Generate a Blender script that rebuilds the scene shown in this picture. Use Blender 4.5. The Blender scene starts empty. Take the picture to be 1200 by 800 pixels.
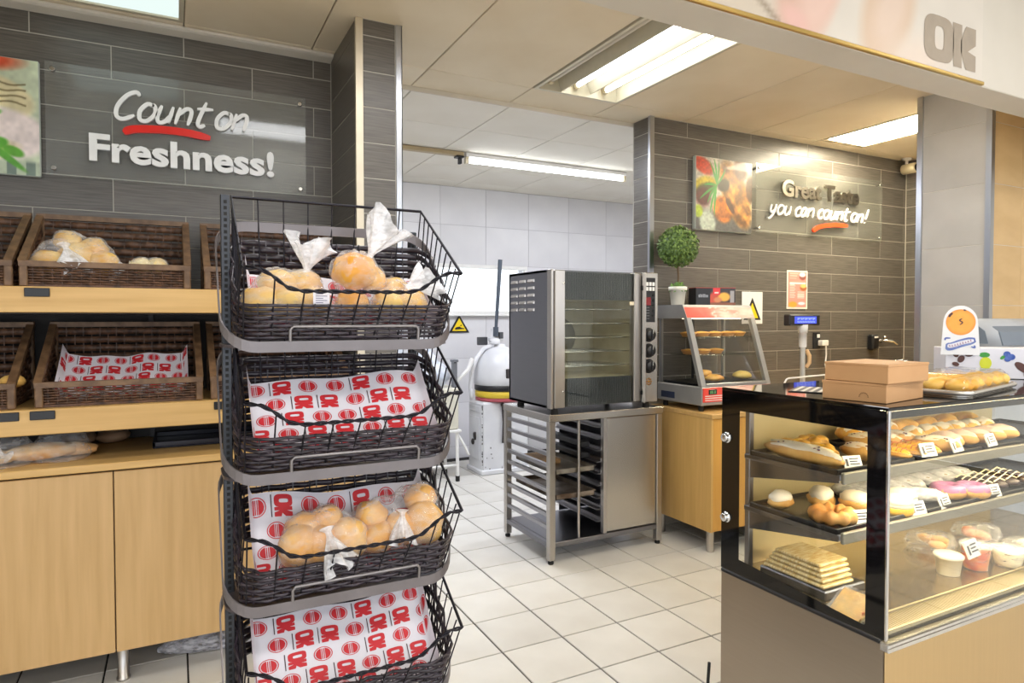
import bpy, bmesh, math, random
import numpy as np
from mathutils import Vector, Matrix, noise as mnoise
random.seed(7)
PI = math.pi
SC = bpy.context.scene
COL = SC.collection

# ---------------------------------------------------------------- camera
def make_camera():
    yaw, pitch, roll = 0.474543778, -0.025477754, -0.00059351
    fw = Vector((math.sin(yaw)*math.cos(pitch), math.cos(yaw)*math.cos(pitch), math.sin(pitch)))
    r = Vector((math.cos(yaw), -math.sin(yaw), 0)); u = r.cross(fw)
    r2 = r*math.cos(roll)+u*math.sin(roll); u2 = -r*math.sin(roll)+u*math.cos(roll)
    cd = bpy.data.cameras.new('camera'); co = bpy.data.objects.new('camera', cd); COL.objects.link(co)
    m = Matrix((r2, u2, -fw)).transposed().to_4x4(); m.translation = (0, 0, 1.5)
    co.matrix_world = m
    cd.sensor_width = 36; cd.lens = 765.95/1200*36; cd.shift_y = -7.0/1200
    cd.clip_start = 0.05; cd.clip_end = 100
    SC.camera = co
make_camera()

# ---------------------------------------------------------------- world, lights, exposure
W = bpy.data.worlds.new('world'); SC.world = W; W.use_nodes = True
WN = W.node_tree.nodes; WN.clear()
bg = WN.new('ShaderNodeBackground'); wo = WN.new('ShaderNodeOutputWorld')
tc = WN.new('ShaderNodeTexCoord'); sx = WN.new('ShaderNodeSeparateXYZ'); rp = WN.new('ShaderNodeValToRGB')
W.node_tree.links.new(tc.outputs['Generated'], sx.inputs[0]); W.node_tree.links.new(sx.outputs['Z'], rp.inputs[0])
rp.color_ramp.elements[0].color = (0.80, 0.84, 0.90, 1); rp.color_ramp.elements[1].color = (0.74, 0.86, 1.0, 1)
W.node_tree.links.new(rp.outputs[0], bg.inputs[0]); bg.inputs[1].default_value = 2.7
W.node_tree.links.new(bg.outputs[0], wo.inputs[0])
SC.view_settings.view_transform = 'Standard'; SC.view_settings.look = 'None'
SC.view_settings.gamma = 1; SC.view_settings.use_curve_mapping = False
SC.view_settings.exposure = 0.0
SC.cycles.transparent_max_bounces = 24
def area(name, loc, size, sizey, power, color, rot=(0, 0, 0)):
    l = bpy.data.lights.new(name, 'AREA'); l.shape = 'RECTANGLE'; l.size = size; l.size_y = sizey
    l.energy = power; l.color = color
    o = bpy.data.objects.new(name, l); o.location = loc; o.rotation_euler = rot; COL.objects.link(o); return o
# fluorescent luminaires of the shop, in the ceiling over and behind the photographer
for i, (x, y) in enumerate([(-2.2, -0.4), (0.2, -0.6), (2.6, -0.6), (5.0, -0.4), (-2.2, -2.8), (0.4, -2.8), (3.0, -2.8), (5.4, -2.8)]):
    area('shop_light', (x, y, 3.36), 1.2, 0.6, 33, (1.0, 0.965, 0.93))
# two added fill lamps, out of view behind the bulkhead, brighten wall, case and rack
area('bakery_fill', (3.0, 2.06, 2.92), 1.2, 0.4, 20, (1.0, 0.90, 0.72))
area('bakery_fill', (0.9, 2.06, 2.92), 1.2, 0.4, 16, (0.96, 0.97, 1.0))
# luminaires over the bakery's preparation room that the wall hides
area('kitchen_light', (4.6, 4.5, 2.86), 1.5, 0.3, 60, (0.86, 0.90, 1.0))
area('kitchen_light', (1.6, 4.6, 2.86), 1.2, 0.3, 52, (0.86, 0.90, 1.0))

# ---------------------------------------------------------------- materials
MATS = {}
def lin(c):
    return tuple((x/12.92 if x <= 0.04045 else ((x+0.055)/1.055)**2.4) for x in c)
def hexc(h):
    h = h.lstrip('#'); return lin(tuple(int(h[i:i+2], 16)/255 for i in (0, 2, 4)))
def nm(name):
    m = bpy.data.materials.new(name); m.use_nodes = True; nt = m.node_tree; nt.nodes.clear()
    out = nt.nodes.new('ShaderNodeOutputMaterial'); MATS[name] = m
    return m, nt, out
def node(nt, t, **kw):
    n = nt.nodes.new(t)
    for k, v in kw.items():
        if k in ('inp',):
            for a, b in v.items(): n.inputs[a].default_value = b
        else: setattr(n, k, v)
    return n
def noise_col(nt, col, col2, scale, stretch=(1, 1, 1), detail=4, coord='Object', lo=0.35, hi=0.65):
    t = node(nt, 'ShaderNodeTexCoord'); mp = node(nt, 'ShaderNodeMapping'); mp.inputs['Scale'].default_value = stretch
    n = node(nt, 'ShaderNodeTexNoise'); n.inputs['Scale'].default_value = scale; n.inputs['Detail'].default_value = detail
    r = node(nt, 'ShaderNodeValToRGB')
    r.color_ramp.elements[0].position = lo; r.color_ramp.elements[1].position = hi
    r.color_ramp.elements[0].color = (*col, 1); r.color_ramp.elements[1].color = (*col2, 1)
    nt.links.new(t.outputs[coord], mp.inputs[0]); nt.links.new(mp.outputs[0], n.inputs['Vector'])
    nt.links.new(n.outputs['Fac'], r.inputs[0])
    return r, n
def P(name, col, rough=0.5, metal=0.0, col2=None, scale=8, stretch=(1, 1, 1), bump=0.0, spec=0.5, detail=4,
      coat=0.0, rnd=0.0, lo=0.35, hi=0.65, sss=0.0):
    """principled material whose colour wanders between two tones through a noise"""
    if name in MATS: return MATS[name]
    c1 = hexc(col) if isinstance(col, str) else col
    c2 = (hexc(col2) if isinstance(col2, str) else col2) if col2 else tuple(x*0.93 for x in c1)
    m, nt, out = nm(name)
    b = node(nt, 'ShaderNodeBsdfPrincipled'); nt.links.new(b.outputs[0], out.inputs[0])
    b.inputs['Roughness'].default_value = rough; b.inputs['Metallic'].default_value = metal
    b.inputs['Specular IOR Level'].default_value = spec; b.inputs['Coat Weight'].default_value = coat
    if sss: b.inputs['Subsurface Weight'].default_value = sss; b.inputs['Subsurface Radius'].default_value = (0.01, 0.006, 0.004)
    r, n = noise_col(nt, c1, c2, scale, stretch, detail, lo=lo, hi=hi)
    src = r.outputs[0]
    if rnd:
        oi = node(nt, 'ShaderNodeObjectInfo'); mr = node(nt, 'ShaderNodeMapRange')
        mr.inputs['To Min'].default_value = 1-rnd; mr.inputs['To Max'].default_value = 1+rnd
        mx = node(nt, 'ShaderNodeMix', data_type='RGBA', blend_type='MULTIPLY'); mx.inputs[0].default_value = 1
        nt.links.new(oi.outputs['Random'], mr.inputs[0]); nt.links.new(src, mx.inputs[6]); nt.links.new(mr.outputs[0], mx.inputs[7])
        src = mx.outputs[2]
    nt.links.new(src, b.inputs['Base Color'])
    if bump:
        bp = node(nt, 'ShaderNodeBump'); bp.inputs['Strength'].default_value = bump; bp.inputs['Distance'].default_value = 0.004
        nt.links.new(n.outputs['Fac'], bp.inputs['Height']); nt.links.new(bp.outputs[0], b.inputs['Normal'])
    return m
def steel(name, col, rough, stretch):
    if name in MATS: return MATS[name]
    m, nt, out = nm(name); b = node(nt, 'ShaderNodeBsdfPrincipled'); nt.links.new(b.outputs[0], out.inputs[0])
    b.inputs['Metallic'].default_value = 1.0
    r, n = noise_col(nt, tuple(x*0.97 for x in hexc(col)), hexc(col), 5, stretch, 2)
    nt.links.new(r.outputs[0], b.inputs['Base Color'])
    mr = node(nt, 'ShaderNodeMapRange'); mr.inputs['To Min'].default_value = rough*0.98; mr.inputs['To Max'].default_value = rough*1.02
    nt.links.new(n.outputs['Fac'], mr.inputs[0]); nt.links.new(mr.outputs[0], b.inputs['Roughness'])
    return m
def glass(name, tint=(1, 1, 1), refl=1.0, rough=0.0, haze=0.0, ior=1.45, hazecol=(1, 1, 1)):
    if name in MATS: return MATS[name]
    m, nt, out = nm(name)
    tr = node(nt, 'ShaderNodeBsdfTransparent'); tr.inputs[0].default_value = (*tint, 1)
    gl = node(nt, 'ShaderNodeBsdfGlossy'); gl.inputs['Roughness'].default_value = rough
    fr = node(nt, 'ShaderNodeFresnel')
    ge = node(nt, 'ShaderNodeNewGeometry'); im = node(nt, 'ShaderNodeMapRange')   # a back face counts as entering too
    im.inputs['To Min'].default_value = ior; im.inputs['To Max'].default_value = 1/ior
    nt.links.new(ge.outputs['Backfacing'], im.inputs[0]); nt.links.new(im.outputs[0], fr.inputs[0])
    ml = node(nt, 'ShaderNodeMath', operation='MULTIPLY'); ml.inputs[1].default_value = refl
    nt.links.new(fr.outputs[0], ml.inputs[0])
    mx = node(nt, 'ShaderNodeMixShader'); nt.links.new(ml.outputs[0], mx.inputs[0])
    src = tr.outputs[0]
    if haze:
        df = node(nt, 'ShaderNodeBsdfDiffuse'); df.inputs[0].default_value = (*hazecol, 1)
        r, n = noise_col(nt, (haze*0.5,)*3, (haze*1.3,)*3, 4, (1, 1, 1))
        m2 = node(nt, 'ShaderNodeMixShader'); nt.links.new(r.outputs[0], m2.inputs[0])
        nt.links.new(tr.outputs[0], m2.inputs[1]); nt.links.new(df.outputs[0], m2.inputs[2]); src = m2.outputs[0]
    nt.links.new(src, mx.inputs[1]); nt.links.new(gl.outputs[0], mx.inputs[2]); nt.links.new(mx.outputs[0], out.inputs[0])
    return m
def film(name, density=0.25, col=(0.95, 0.95, 0.97), lo=0.15):
    if name in MATS: return MATS[name]
    m, nt, out = nm(name)
    tr = node(nt, 'ShaderNodeBsdfTransparent')
    pb = node(nt, 'ShaderNodeBsdfPrincipled'); pb.inputs['Base Color'].default_value = (*col, 1); pb.inputs['Roughness'].default_value = 0.12
    r, n = noise_col(nt, (density*lo,)*3, (min(1, density*2.0),)*3, 26, (1, 1, 2.2), 3)
    lw = node(nt, 'ShaderNodeLayerWeight'); lw.inputs[0].default_value = 0.35
    mu = node(nt, 'ShaderNodeMath', operation='MULTIPLY'); mu.inputs[1].default_value = 0.26
    ad = node(nt, 'ShaderNodeMath', operation='ADD', use_clamp=True)
    nt.links.new(lw.outputs['Facing'], mu.inputs[0]); nt.links.new(mu.outputs[0], ad.inputs[0]); nt.links.new(r.outputs[0], ad.inputs[1])
    bp = node(nt, 'ShaderNodeBump'); bp.inputs['Strength'].default_value = 0.6; bp.inputs['Distance'].default_value = 0.01
    nt.links.new(n.outputs['Fac'], bp.inputs['Height']); nt.links.new(bp.outputs[0], pb.inputs['Normal'])
    mx = node(nt, 'ShaderNodeMixShader'); nt.links.new(ad.outputs[0], mx.inputs[0])
    nt.links.new(tr.outputs[0], mx.inputs[1]); nt.links.new(pb.outputs[0], mx.inputs[2]); nt.links.new(mx.outputs[0], out.inputs[0])
    return m
def emit(name, col, strength):
    if name in MATS: return MATS[name]
    m, nt, out = nm(name); e = node(nt, 'ShaderNodeEmission'); e.inputs[0].default_value = (*col, 1); e.inputs[1].default_value = strength
    nt.links.new(e.outputs[0], out.inputs[0]); return m
def vcol(name, rough=0.5, coat=0.0, emis=0.0):
    if name in MATS: return MATS[name]
    m, nt, out = nm(name); b = node(nt, 'ShaderNodeBsdfPrincipled'); nt.links.new(b.outputs[0], out.inputs[0])
    a = node(nt, 'ShaderNodeVertexColor', layer_name='Col'); nt.links.new(a.outputs[0], b.inputs['Base Color'])
    b.inputs['Roughness'].default_value = rough; b.inputs['Coat Weight'].default_value = coat
    if emis: nt.links.new(a.outputs[0], b.inputs['Emission Color']); b.inputs['Emission Strength'].default_value = emis
    return m

# ---------------------------------------------------------------- mesh collector
class MB:
    def __init__(s): s.v = []; s.f = []; s.sm = []
    def add(s, vs, fs, smooth=False):
        o = len(s.v); s.v += [tuple(map(float, p)) for p in vs]; s.f += [tuple(i+o for i in f) for f in fs]; s.sm += [smooth]*len(fs); return s
    def box(s, x0, x1, y0, y1, z0, z1, b=0.0):
        if x0 > x1: x0, x1 = x1, x0
        if y0 > y1: y0, y1 = y1, y0
        if z0 > z1: z0, z1 = z1, z0
        b = min(b, (x1-x0)*.45, (y1-y0)*.45, (z1-z0)*.45)
        if b <= 0:
            vs = [(x, y, z) for z in (z0, z1) for y in (y0, y1) for x in (x0, x1)]
            return s.add(vs, [(0, 2, 3, 1), (4, 5, 7, 6), (0, 1, 5, 4), (2, 6, 7, 3), (0, 4, 6, 2), (1, 3, 7, 5)])
        vs = []; idx = {}
        for i, x in enumerate((x0, x1)):
            for j, y in enumerate((y0, y1)):
                for k, z in enumerate((z0, z1)):
                    sx, sy, sz = (b if i == 0 else -b), (b if j == 0 else -b), (b if k == 0 else -b)
                    for a, p in enumerate(((x, y+sy, z+sz), (x+sx, y, z+sz), (x+sx, y+sy, z))):
                        idx[i, j, k, a] = len(vs); vs.append(p)
        F = []
        for a in range(3):
            for q in (0, 1):
                o = [c for c in range(3) if c != a]
                ring = []
                for p, r in ((0, 0), (1, 0), (1, 1), (0, 1)):
                    key = [0, 0, 0]; key[a] = q; key[o[0]] = p; key[o[1]] = r
                    ring.append(idx[key[0], key[1], key[2], a])
                F.append(ring)
        for a in range(3):
            o = [c for c in range(3) if c != a]
            for p in (0, 1):
                for r in (0, 1):
                    k0 = [0, 0, 0]; k0[o[0]] = p; k0[o[1]] = r; k1 = list(k0); k1[a] = 1
                    F.append([idx[(*k0, o[0])], idx[(*k0, o[1])], idx[(*k1, o[1])], idx[(*k1, o[0])]])
        for i in (0, 1):
            for j in (0, 1):
                for k in (0, 1): F.append([idx[i, j, k, 0], idx[i, j, k, 1], idx[i, j, k, 2]])
        cx, cy, cz = (x0+x1)/2, (y0+y1)/2, (z0+z1)/2; FF = []
        for f in F:
            p = [Vector(vs[i]) for i in f]; n = (p[1]-p[0]).cross(p[2]-p[0]); c = sum(p, Vector())/len(p)-Vector((cx, cy, cz))
            FF.append(tuple(f) if n.dot(c) > 0 else tuple(reversed(f)))
        return s.add(vs, FF)
    def prism(s, pts, axis, a, b, smooth=False):
        """extrude a 2D outline along an axis: 'x' -> pts are (y,z), 'y' -> (x,z), 'z' -> (x,y)"""
        def m(p, t): return {'x': (t, p[0], p[1]), 'y': (p[0], t, p[1]), 'z': (p[0], p[1], t)}[axis]
        n = len(pts); vs = [m(p, a) for p in pts]+[m(p, b) for p in pts]
        fs = [tuple(range(n)), tuple(range(2*n-1, n-1, -1))]+[(i, i+n, (i+1) % n+n, (i+1) % n) for i in range(n)]
        return s.add(vs, fs, smooth)
    def tube(s, pts, r, n=8, closed=False, cap=True, rs=None):
        P_ = [Vector(p) for p in pts]; N = len(P_); vs = []; prev = None
        for i, p in enumerate(P_):
            if closed: t = P_[(i+1) % N]-P_[i-1]
            else: t = P_[min(i+1, N-1)]-P_[max(i-1, 0)]
            t = t.normalized() if t.length > 1e-9 else Vector((0, 0, 1))
            if prev is None:
                u = t.cross(Vector((0, 0, 1)));
                if u.length < 1e-3: u = t.cross(Vector((0, 1, 0)))
            else: u = prev-t*prev.dot(t)
            u.normalize(); w = t.cross(u); prev = u
            rr = rs[i] if rs else r
            for k in range(n):
                a = 2*PI*k/n+PI/n; vs.append(p+u*(rr*math.cos(a))+w*(rr*math.sin(a)))
        fs = []
        for i in range(N if closed else N-1):
            j = (i+1) % N
            for k in range(n): fs.append((i*n+k, i*n+(k+1) % n, j*n+(k+1) % n, j*n+k))
        s.add(vs, fs, n > 4)
        if cap and not closed: s.add(vs[:n], [tuple(range(n-1, -1, -1))]); s.add(vs[-n:], [tuple(range(n))])
        return s
    def bar(s, a, b, w, h, up=(0, 0, 1)):
        a, b = Vector(a), Vector(b); t = (b-a).normalized(); u = t.cross(Vector(up)).normalized(); v = u.cross(t)
        vs = [q+u*(i*w/2)+v*(j*h/2) for q in (a, b) for i, j in ((-1, -1), (1, -1), (1, 1), (-1, 1))]
        return s.add(vs, [(0, 1, 2, 3), (7, 6, 5, 4), (0, 4, 5, 1), (1, 5, 6, 2), (2, 6, 7, 3), (3, 7, 4, 0)])
    def ribbon(s, pts, nrm, a, bs, n=6):
        """closed strand with an elliptical section: a across (along nrm), bs upright"""
        N = len(pts); vs = []
        for p, q, b in zip(pts, nrm, bs):
            for k in range(n):
                t = 2*PI*k/n; vs.append((p[0]+q[0]*a*math.cos(t), p[1]+q[1]*a*math.cos(t), p[2]+b*math.sin(t)))
        return s.add(vs, [(i*n+k, i*n+(k+1) % n, ((i+1) % N)*n+(k+1) % n, ((i+1) % N)*n+k) for i in range(N) for k in range(n)], True)
    def lathe(s, prof, c=(0, 0, 0), n=20, smooth=True, axis='z', squash=(1, 1)):
        vs = []
        for r, z in prof:
            for k in range(n):
                a = 2*PI*k/n; x, y = r*math.cos(a)*squash[0], r*math.sin(a)*squash[1]
                q = {'z': (x, y, z), 'y': (x, z, -y), 'x': (z, x, y)}[axis]
                vs.append((c[0]+q[0], c[1]+q[1], c[2]+q[2]))
        m = len(prof)
        fs = [(i*n+k, i*n+(k+1) % n, (i+1)*n+(k+1) % n, (i+1)*n+k) for i in range(m-1) for k in range(n)]
        s.add(vs, fs, smooth)
        s.add(vs[:n], [tuple(range(n-1, -1, -1))]); s.add(vs[-n:], [tuple(range(n))]); return s
    def ell(s, c, r, nu=16, nv=10, rz=0.0, amp=0.0, fr=6.0, flat=0.0, fn=None, tilt=None):
        vs = []; M = Matrix.Rotation(rz, 3, 'Z')
        if tilt: M = M @ Matrix.Rotation(tilt[1], 3, 'Y') @ Matrix.Rotation(tilt[0], 3, 'X')
        sd = Vector((random.random()*50, random.random()*50, 0))
        for j in range(nv+1):
            t = PI*j/nv
            for k in range(nu):
                a = 2*PI*k/nu; d = Vector((math.sin(t)*math.cos(a), math.sin(t)*math.sin(a), -math.cos(t)))
                q = 1.0
                if amp: q += amp*mnoise.noise(d*fr*0.35+sd)
                if fn: q *= fn(d)
                p = Vector((d.x*r[0]*q, d.y*r[1]*q, d.z*r[2]*q))
                if flat and p.z < 0: p.z *= (1-flat)
                p = M @ p; vs.append((c[0]+p.x, c[1]+p.y, c[2]+p.z))
        return s.add(vs, [(j*nu+k, j*nu+(k+1) % nu, (j+1)*nu+(k+1) % nu, (j+1)*nu+k) for j in range(nv) for k in range(nu)], True)
    def torus(s, c, R, r, n=24, m=10, fn=None, rz=0, sq=(1, 1)):
        vs = []
        for i in range(n):
            a = 2*PI*i/n+rz; q = fn(a) if fn else 1
            for j in range(m):
                b = 2*PI*j/m; d = R+r*q*math.cos(b); vs.append((c[0]+d*math.cos(a)*sq[0], c[1]+d*math.sin(a)*sq[1], c[2]+r*q*math.sin(b)))
        return s.add(vs, [(i*m+j, ((i+1) % n)*m+j, ((i+1) % n)*m+(j+1) % m, i*m+(j+1) % m) for i in range(n) for j in range(m)], True)
    def grid(s, fn, nu, nv, smooth=True):
        vs = [fn(i/nu, j/nv) for j in range(nv+1) for i in range(nu+1)]
        return s.add(vs, [(j*(nu+1)+i, j*(nu+1)+i+1, (j+1)*(nu+1)+i+1, (j+1)*(nu+1)+i) for j in range(nv) for i in range(nu)], smooth)
    def mesh(s, name, mat, off=(0, 0, 0)):
        me = bpy.data.meshes.new(name)
        me.from_pydata([(x-off[0], y-off[1], z-off[2]) for x, y, z in s.v], [], s.f)
        me.polygons.foreach_set('use_smooth', s.sm)
        if mat: me.materials.append(mat)
        bm = bmesh.new(); bm.from_mesh(me); bmesh.ops.recalc_face_normals(bm, faces=bm.faces[:]); bm.to_mesh(me); bm.free()
        return me
    def build(s, name, mat, parent=None, local=False, kind=None, label=None, origin=None):
        """coordinates are in the room unless local; a part is moved into its parent's frame"""
        off = (0, 0, 0)
        if parent is not None and not local: off = wloc(parent)
        elif origin is not None: off = origin
        o = bpy.data.objects.new(name, s.mesh(name, mat, off)); COL.objects.link(o)
        if parent is not None: o.parent = parent
        elif origin is not None: o.location = origin
        if kind: o['kind'] = kind
        if label: o['label'] = label
        return o
def wloc(o):
    p = Vector((0, 0, 0))
    while o is not None: p += o.location; o = o.parent
    return tuple(p)
def tag(o, label, cat, group=None):
    o['label'] = label; o['category'] = cat
    if group: o['group'] = group
    return o
def thing(name, label, cat, loc=(0, 0, 0), rotz=0, group=None):
    o = bpy.data.objects.new(name, None); o.empty_display_size = 0.05; COL.objects.link(o); o.location = loc; o.rotation_euler = (0, 0, rotz)
    return tag(o, label, cat, group)
def struct(mb, name, mat, label=None):
    o = mb.build(name, mat); o['kind'] = 'structure'
    return o
def dup(root, loc, rotz=0, label=None, group=None, scale=None):
    r = root.copy(); COL.objects.link(r); r.location = loc; r.rotation_euler = (0, 0, rotz)
    if label: r['label'] = label
    if group: r['group'] = group
    if scale: r.scale = scale
    for ch in list(root.children):
        c = ch.copy(); COL.objects.link(c); c.parent = r
        for g in list(ch.children):
            d = g.copy(); COL.objects.link(d); d.parent = c
    return r
def piece(name, me, loc, parent, rot=(0, 0, 0), scale=(1, 1, 1)):
    o = bpy.data.objects.new(name, me); COL.objects.link(o); o.parent = parent; o.location = loc; o.rotation_euler = rot; o.scale = scale
    return o
def slab_mesh(name, w, h, d, mat, cham=0.002):
    """one tile lying in its local xy plane: front face up (+z), its edges chamfered"""
    c = cham; v = [(-w/2, -h/2, -d), (w/2, -h/2, -d), (w/2, h/2, -d), (-w/2, h/2, -d),
         (-w/2, -h/2, -c), (w/2, -h/2, -c), (w/2, h/2, -c), (-w/2, h/2, -c),
         (-w/2+c, -h/2+c, 0), (w/2-c, -h/2+c, 0), (w/2-c, h/2-c, 0), (-w/2+c, h/2-c, 0)]
    f = [(8, 9, 10, 11)]+[(a+i, a+(i+1) % 4, a+4+(i+1) % 4, a+4+i) for a in (0, 4) for i in range(4)]
    me = bpy.data.meshes.new(name); me.from_pydata(v, [], f); me.materials.append(mat); return me
def text_mesh(body, size, mat, depth=0.0, bold=0.0, shear=0.0, res=3, spacing=1.0):
    c = bpy.data.curves.new('lettering', 'FONT'); c.body = body; c.size = size; c.extrude = depth; c.offset = bold
    c.shear = shear; c.resolution_u = res; c.space_character = spacing
    o = bpy.data.objects.new('lettering', c); COL.objects.link(o)
    dg = bpy.context.evaluated_depsgraph_get(); me = bpy.data.meshes.new_from_object(o.evaluated_get(dg))
    bpy.data.objects.remove(o); bpy.data.curves.remove(c)
    me.materials.clear(); me.materials.append(mat); return me
def mesh_maxx(me): return max((v.co.x for v in me.vertices), default=0)
ROT_WALL = (PI/2, 0, 0)      # local xy plane stands up facing -Y
ROT_SIDE = (PI/2, 0, -PI/2)  # stands up facing -X
def text_part(body, x, y, z, size, mat, parent, rot=ROT_WALL, name='lettering', fit=None, **kw):
    me = text_mesh(body, size, mat, **kw); pl = wloc(parent)
    if fit:
        w = mesh_maxx(me); k = fit/w
        for v in me.vertices: v.co.x *= k
    return piece(name, me, (x-pl[0], y-pl[1], z-pl[2]), parent, rot)
def stroke(mb, pts, w, d, y, closed=False, n=6):
    """a brushed letter stroke in the xz plane at depth y: flattened tube"""
    P3 = [Vector((p[0], 0, p[1])) for p in pts]
    Q = []
    N = len(P3)                       # Catmull-Rom smoothing
    for i in range(N if closed else N-1):
        p0, p1, p2, p3 = (P3[(i-1) % N], P3[i], P3[(i+1) % N], P3[(i+2) % N]) if closed else (P3[max(i-1, 0)], P3[i], P3[i+1], P3[min(i+2, N-1)])
        for k in range(4):
            t = k/4; Q.append(0.5*((2*p1)+(p2-p0)*t+(2*p0-5*p1+4*p2-p3)*t*t+(-p0+3*p1-3*p2+p3)*t**3))
    if not closed: Q.append(P3[-1])
    vs = []; M = len(Q)
    for i, p in enumerate(Q):
        t = (Q[(i+1) % M]-Q[i-1]) if closed else (Q[min(i+1, M-1)]-Q[max(i-1, 0)])
        t.normalize(); u = Vector((-t.z, 0, t.x)); e = 1 if closed else min(1, 0.55+0.25*i, 0.55+0.25*(M-1-i))
        for a, b in ((-.5, .5), (.5, .5), (.5, -.5), (-.5, -.5)):
            q = p+u*(a*w*e); vs.append((q.x, y+b*d, q.z))
    fs = [(i*4+k, i*4+(k+1) % 4, ((i+1) % M)*4+(k+1) % 4, ((i+1) % M)*4+k) for i in range(M if closed else M-1) for k in range(4)]
    mb.add(vs, fs)
    if not closed: mb.add(vs[:4], [(0, 1, 2, 3)]); mb.add(vs[-4:], [(3, 2, 1, 0)])
HAND = {  # letter strokes in a unit box (x-height 0.62), width
 'C': ([[(0.62, 0.88), (0.5, 1.0), (0.25, 0.85), (0.05, 0.45), (0.08, 0.1), (0.3, 0.0), (0.6, 0.18)]], 0.7),
 'o': ([[(0.42, 0.56), (0.22, 0.62), (0.04, 0.35), (0.1, 0.04), (0.32, 0.02), (0.5, 0.28), (0.46, 0.55), (0.36, 0.6)]], 0.58),
 'u': ([[(0.08, 0.62), (0.02, 0.2), (0.12, 0.0), (0.3, 0.08), (0.40, 0.3)], [(0.44, 0.62), (0.40, 0.02)]], 0.60),
 'n': ([[(0.06, 0.62), (0.02, 0.0)], [(0.08, 0.36), (0.24, 0.58), (0.40, 0.58), (0.45, 0.4), (0.42, 0.0)]], 0.60),
 't': ([[(0.25, 0.92), (0.12, 0.2), (0.2, 0.0), (0.36, 0.08)], [(0.0, 0.64), (0.52, 0.68)]], 0.44),
 'y': ([[(0.1, 0.62), (0.08, 0.25), (0.2, 0.1), (0.4, 0.3)], [(0.46, 0.64), (0.36, 0.1), (0.1, -0.3), (-0.06, -0.26)]], 0.58),
 'c': ([[(0.42, 0.5), (0.3, 0.62), (0.06, 0.36), (0.1, 0.05), (0.26, 0.0), (0.42, 0.1)]], 0.48),
 'a': ([[(0.4, 0.54), (0.22, 0.6), (0.03, 0.28), (0.1, 0.02), (0.26, 0.08), (0.42, 0.56)], [(0.42, 0.58), (0.38, 0.02)]], 0.55),
 '!': ([[(0.3, 1.0), (0.16, 0.28)], [(0.1, 0.04), (0.12, 0.0)]], 0.36), ' ': ([], 0.24)}
def hand_text(body, x, y, z, h, width, w, d, mat, parent, slant=0.22, rise=0.0):
    tot = sum(HAND[c][1] for c in body); k = width/tot; cx = 0
    for c in body:
        st, adv = HAND[c]
        if st:
            mb = MB()
            for q_, s_ in enumerate(st): stroke(mb, [(x+(cx+px)*k+slant*pz*h, z+pz*h+rise*(cx/tot)) for px, pz in s_], w, d, y-.0012*q_)
            mb.build('letter', mat, parent)
        cx += adv
def color_panel(name, fn, nu, nv, mat, parent, p0, du, dv, kind=None):
    """flat printed sheet: fn(u,v)->(n,3) sRGB colours on a fine grid of its own"""
    u, v = np.meshgrid(np.linspace(0, 1, nu+1), np.linspace(0, 1, nv+1)); c = np.clip(fn(u, v), 0, 1)
    cl = np.where(c <= 0.04045, c/12.92, ((c+0.055)/1.055)**2.4)
    pl = np.array(wloc(parent)) if parent else np.zeros(3)
    pts = np.array(p0)-pl+u[..., None]*np.array(du)+v[..., None]*np.array(dv)
    me = bpy.data.meshes.new(name)
    fs = [(j*(nu+1)+i, j*(nu+1)+i+1, (j+1)*(nu+1)+i+1, (j+1)*(nu+1)+i) for j in range(nv) for i in range(nu)]
    me.from_pydata(pts.reshape(-1, 3).tolist(), [], fs); me.materials.append(mat)
    at = me.color_attributes.new('Col', 'FLOAT_COLOR', 'POINT')
    at.data.foreach_set('color', np.concatenate([cl.reshape(-1, 3), np.ones((cl.size//3, 1))], 1).astype(np.float32).ravel())
    o = bpy.data.objects.new(name, me); COL.objects.link(o)
    if parent: o.parent = parent
    return o
def vnoise(u, v, s, seed=0):
    rng = np.random.RandomState(seed); G = rng.rand(64, 64); x, y = u*s, v*s
    xi, yi = np.floor(x).astype(int), np.floor(y).astype(int); fx, fy = x-xi, y-yi
    fx = fx*fx*(3-2*fx); fy = fy*fy*(3-2*fy); g = lambda a, b: G[a % 64, b % 64]
    return (g(xi, yi)*(1-fx)+g(xi+1, yi)*fx)*(1-fy)+(g(xi, yi+1)*(1-fx)+g(xi+1, yi+1)*fx)*fy
def over(c, mask, col):
    m = np.clip(mask, 0, 1)[..., None]; return c*(1-m)+np.array(col)*m if not isinstance(col, np.ndarray) else c*(1-m)+col*m
def blob(u, v, cx, cy, rx, ry, ang=0, soft=0.12):
    a = math.radians(ang); x, y = u-cx, v-cy; X = (x*math.cos(a)+y*math.sin(a))/rx; Y = (-x*math.sin(a)+y*math.cos(a))/ry
    return np.clip((1-np.sqrt(X*X+Y*Y))/soft, 0, 1)
# ================================================================ materials in use
m_tile = P('wall_plank_tile', '#69645d', 0.34, col2='#544f49', scale=5, stretch=(1.2, 26, 26), bump=0.12, rnd=0.10)
m_grout = P('tile_grout', '#b5b0a6', 0.9, scale=40)
m_floor = P('floor_tile', '#dedbd4', 0.28, col2='#d3cfc7', scale=3, rnd=0.035, detail=6)
m_fgrout = P('floor_grout', '#24211f', 0.9, scale=30)
m_ceil = P('ceiling_board', '#e5d8bf', 0.75, col2='#ddceb2', scale=2, rnd=0.03)
m_kceil = P('kitchen_ceiling_board', '#e8e3d8', 0.75, col2='#e2dccf', scale=2, rnd=0.015)
m_ceilslab = P('ceiling_gap', '#a79e8e', 0.9, scale=5)
m_white = P('painted_plaster', '#e9e7e1', 0.6, col2='#e2dfd7', scale=2)
m_bulk = P('bulkhead_paint', '#d8d1c4', 0.6, col2='#cfc7b8', scale=1.5)
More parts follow.
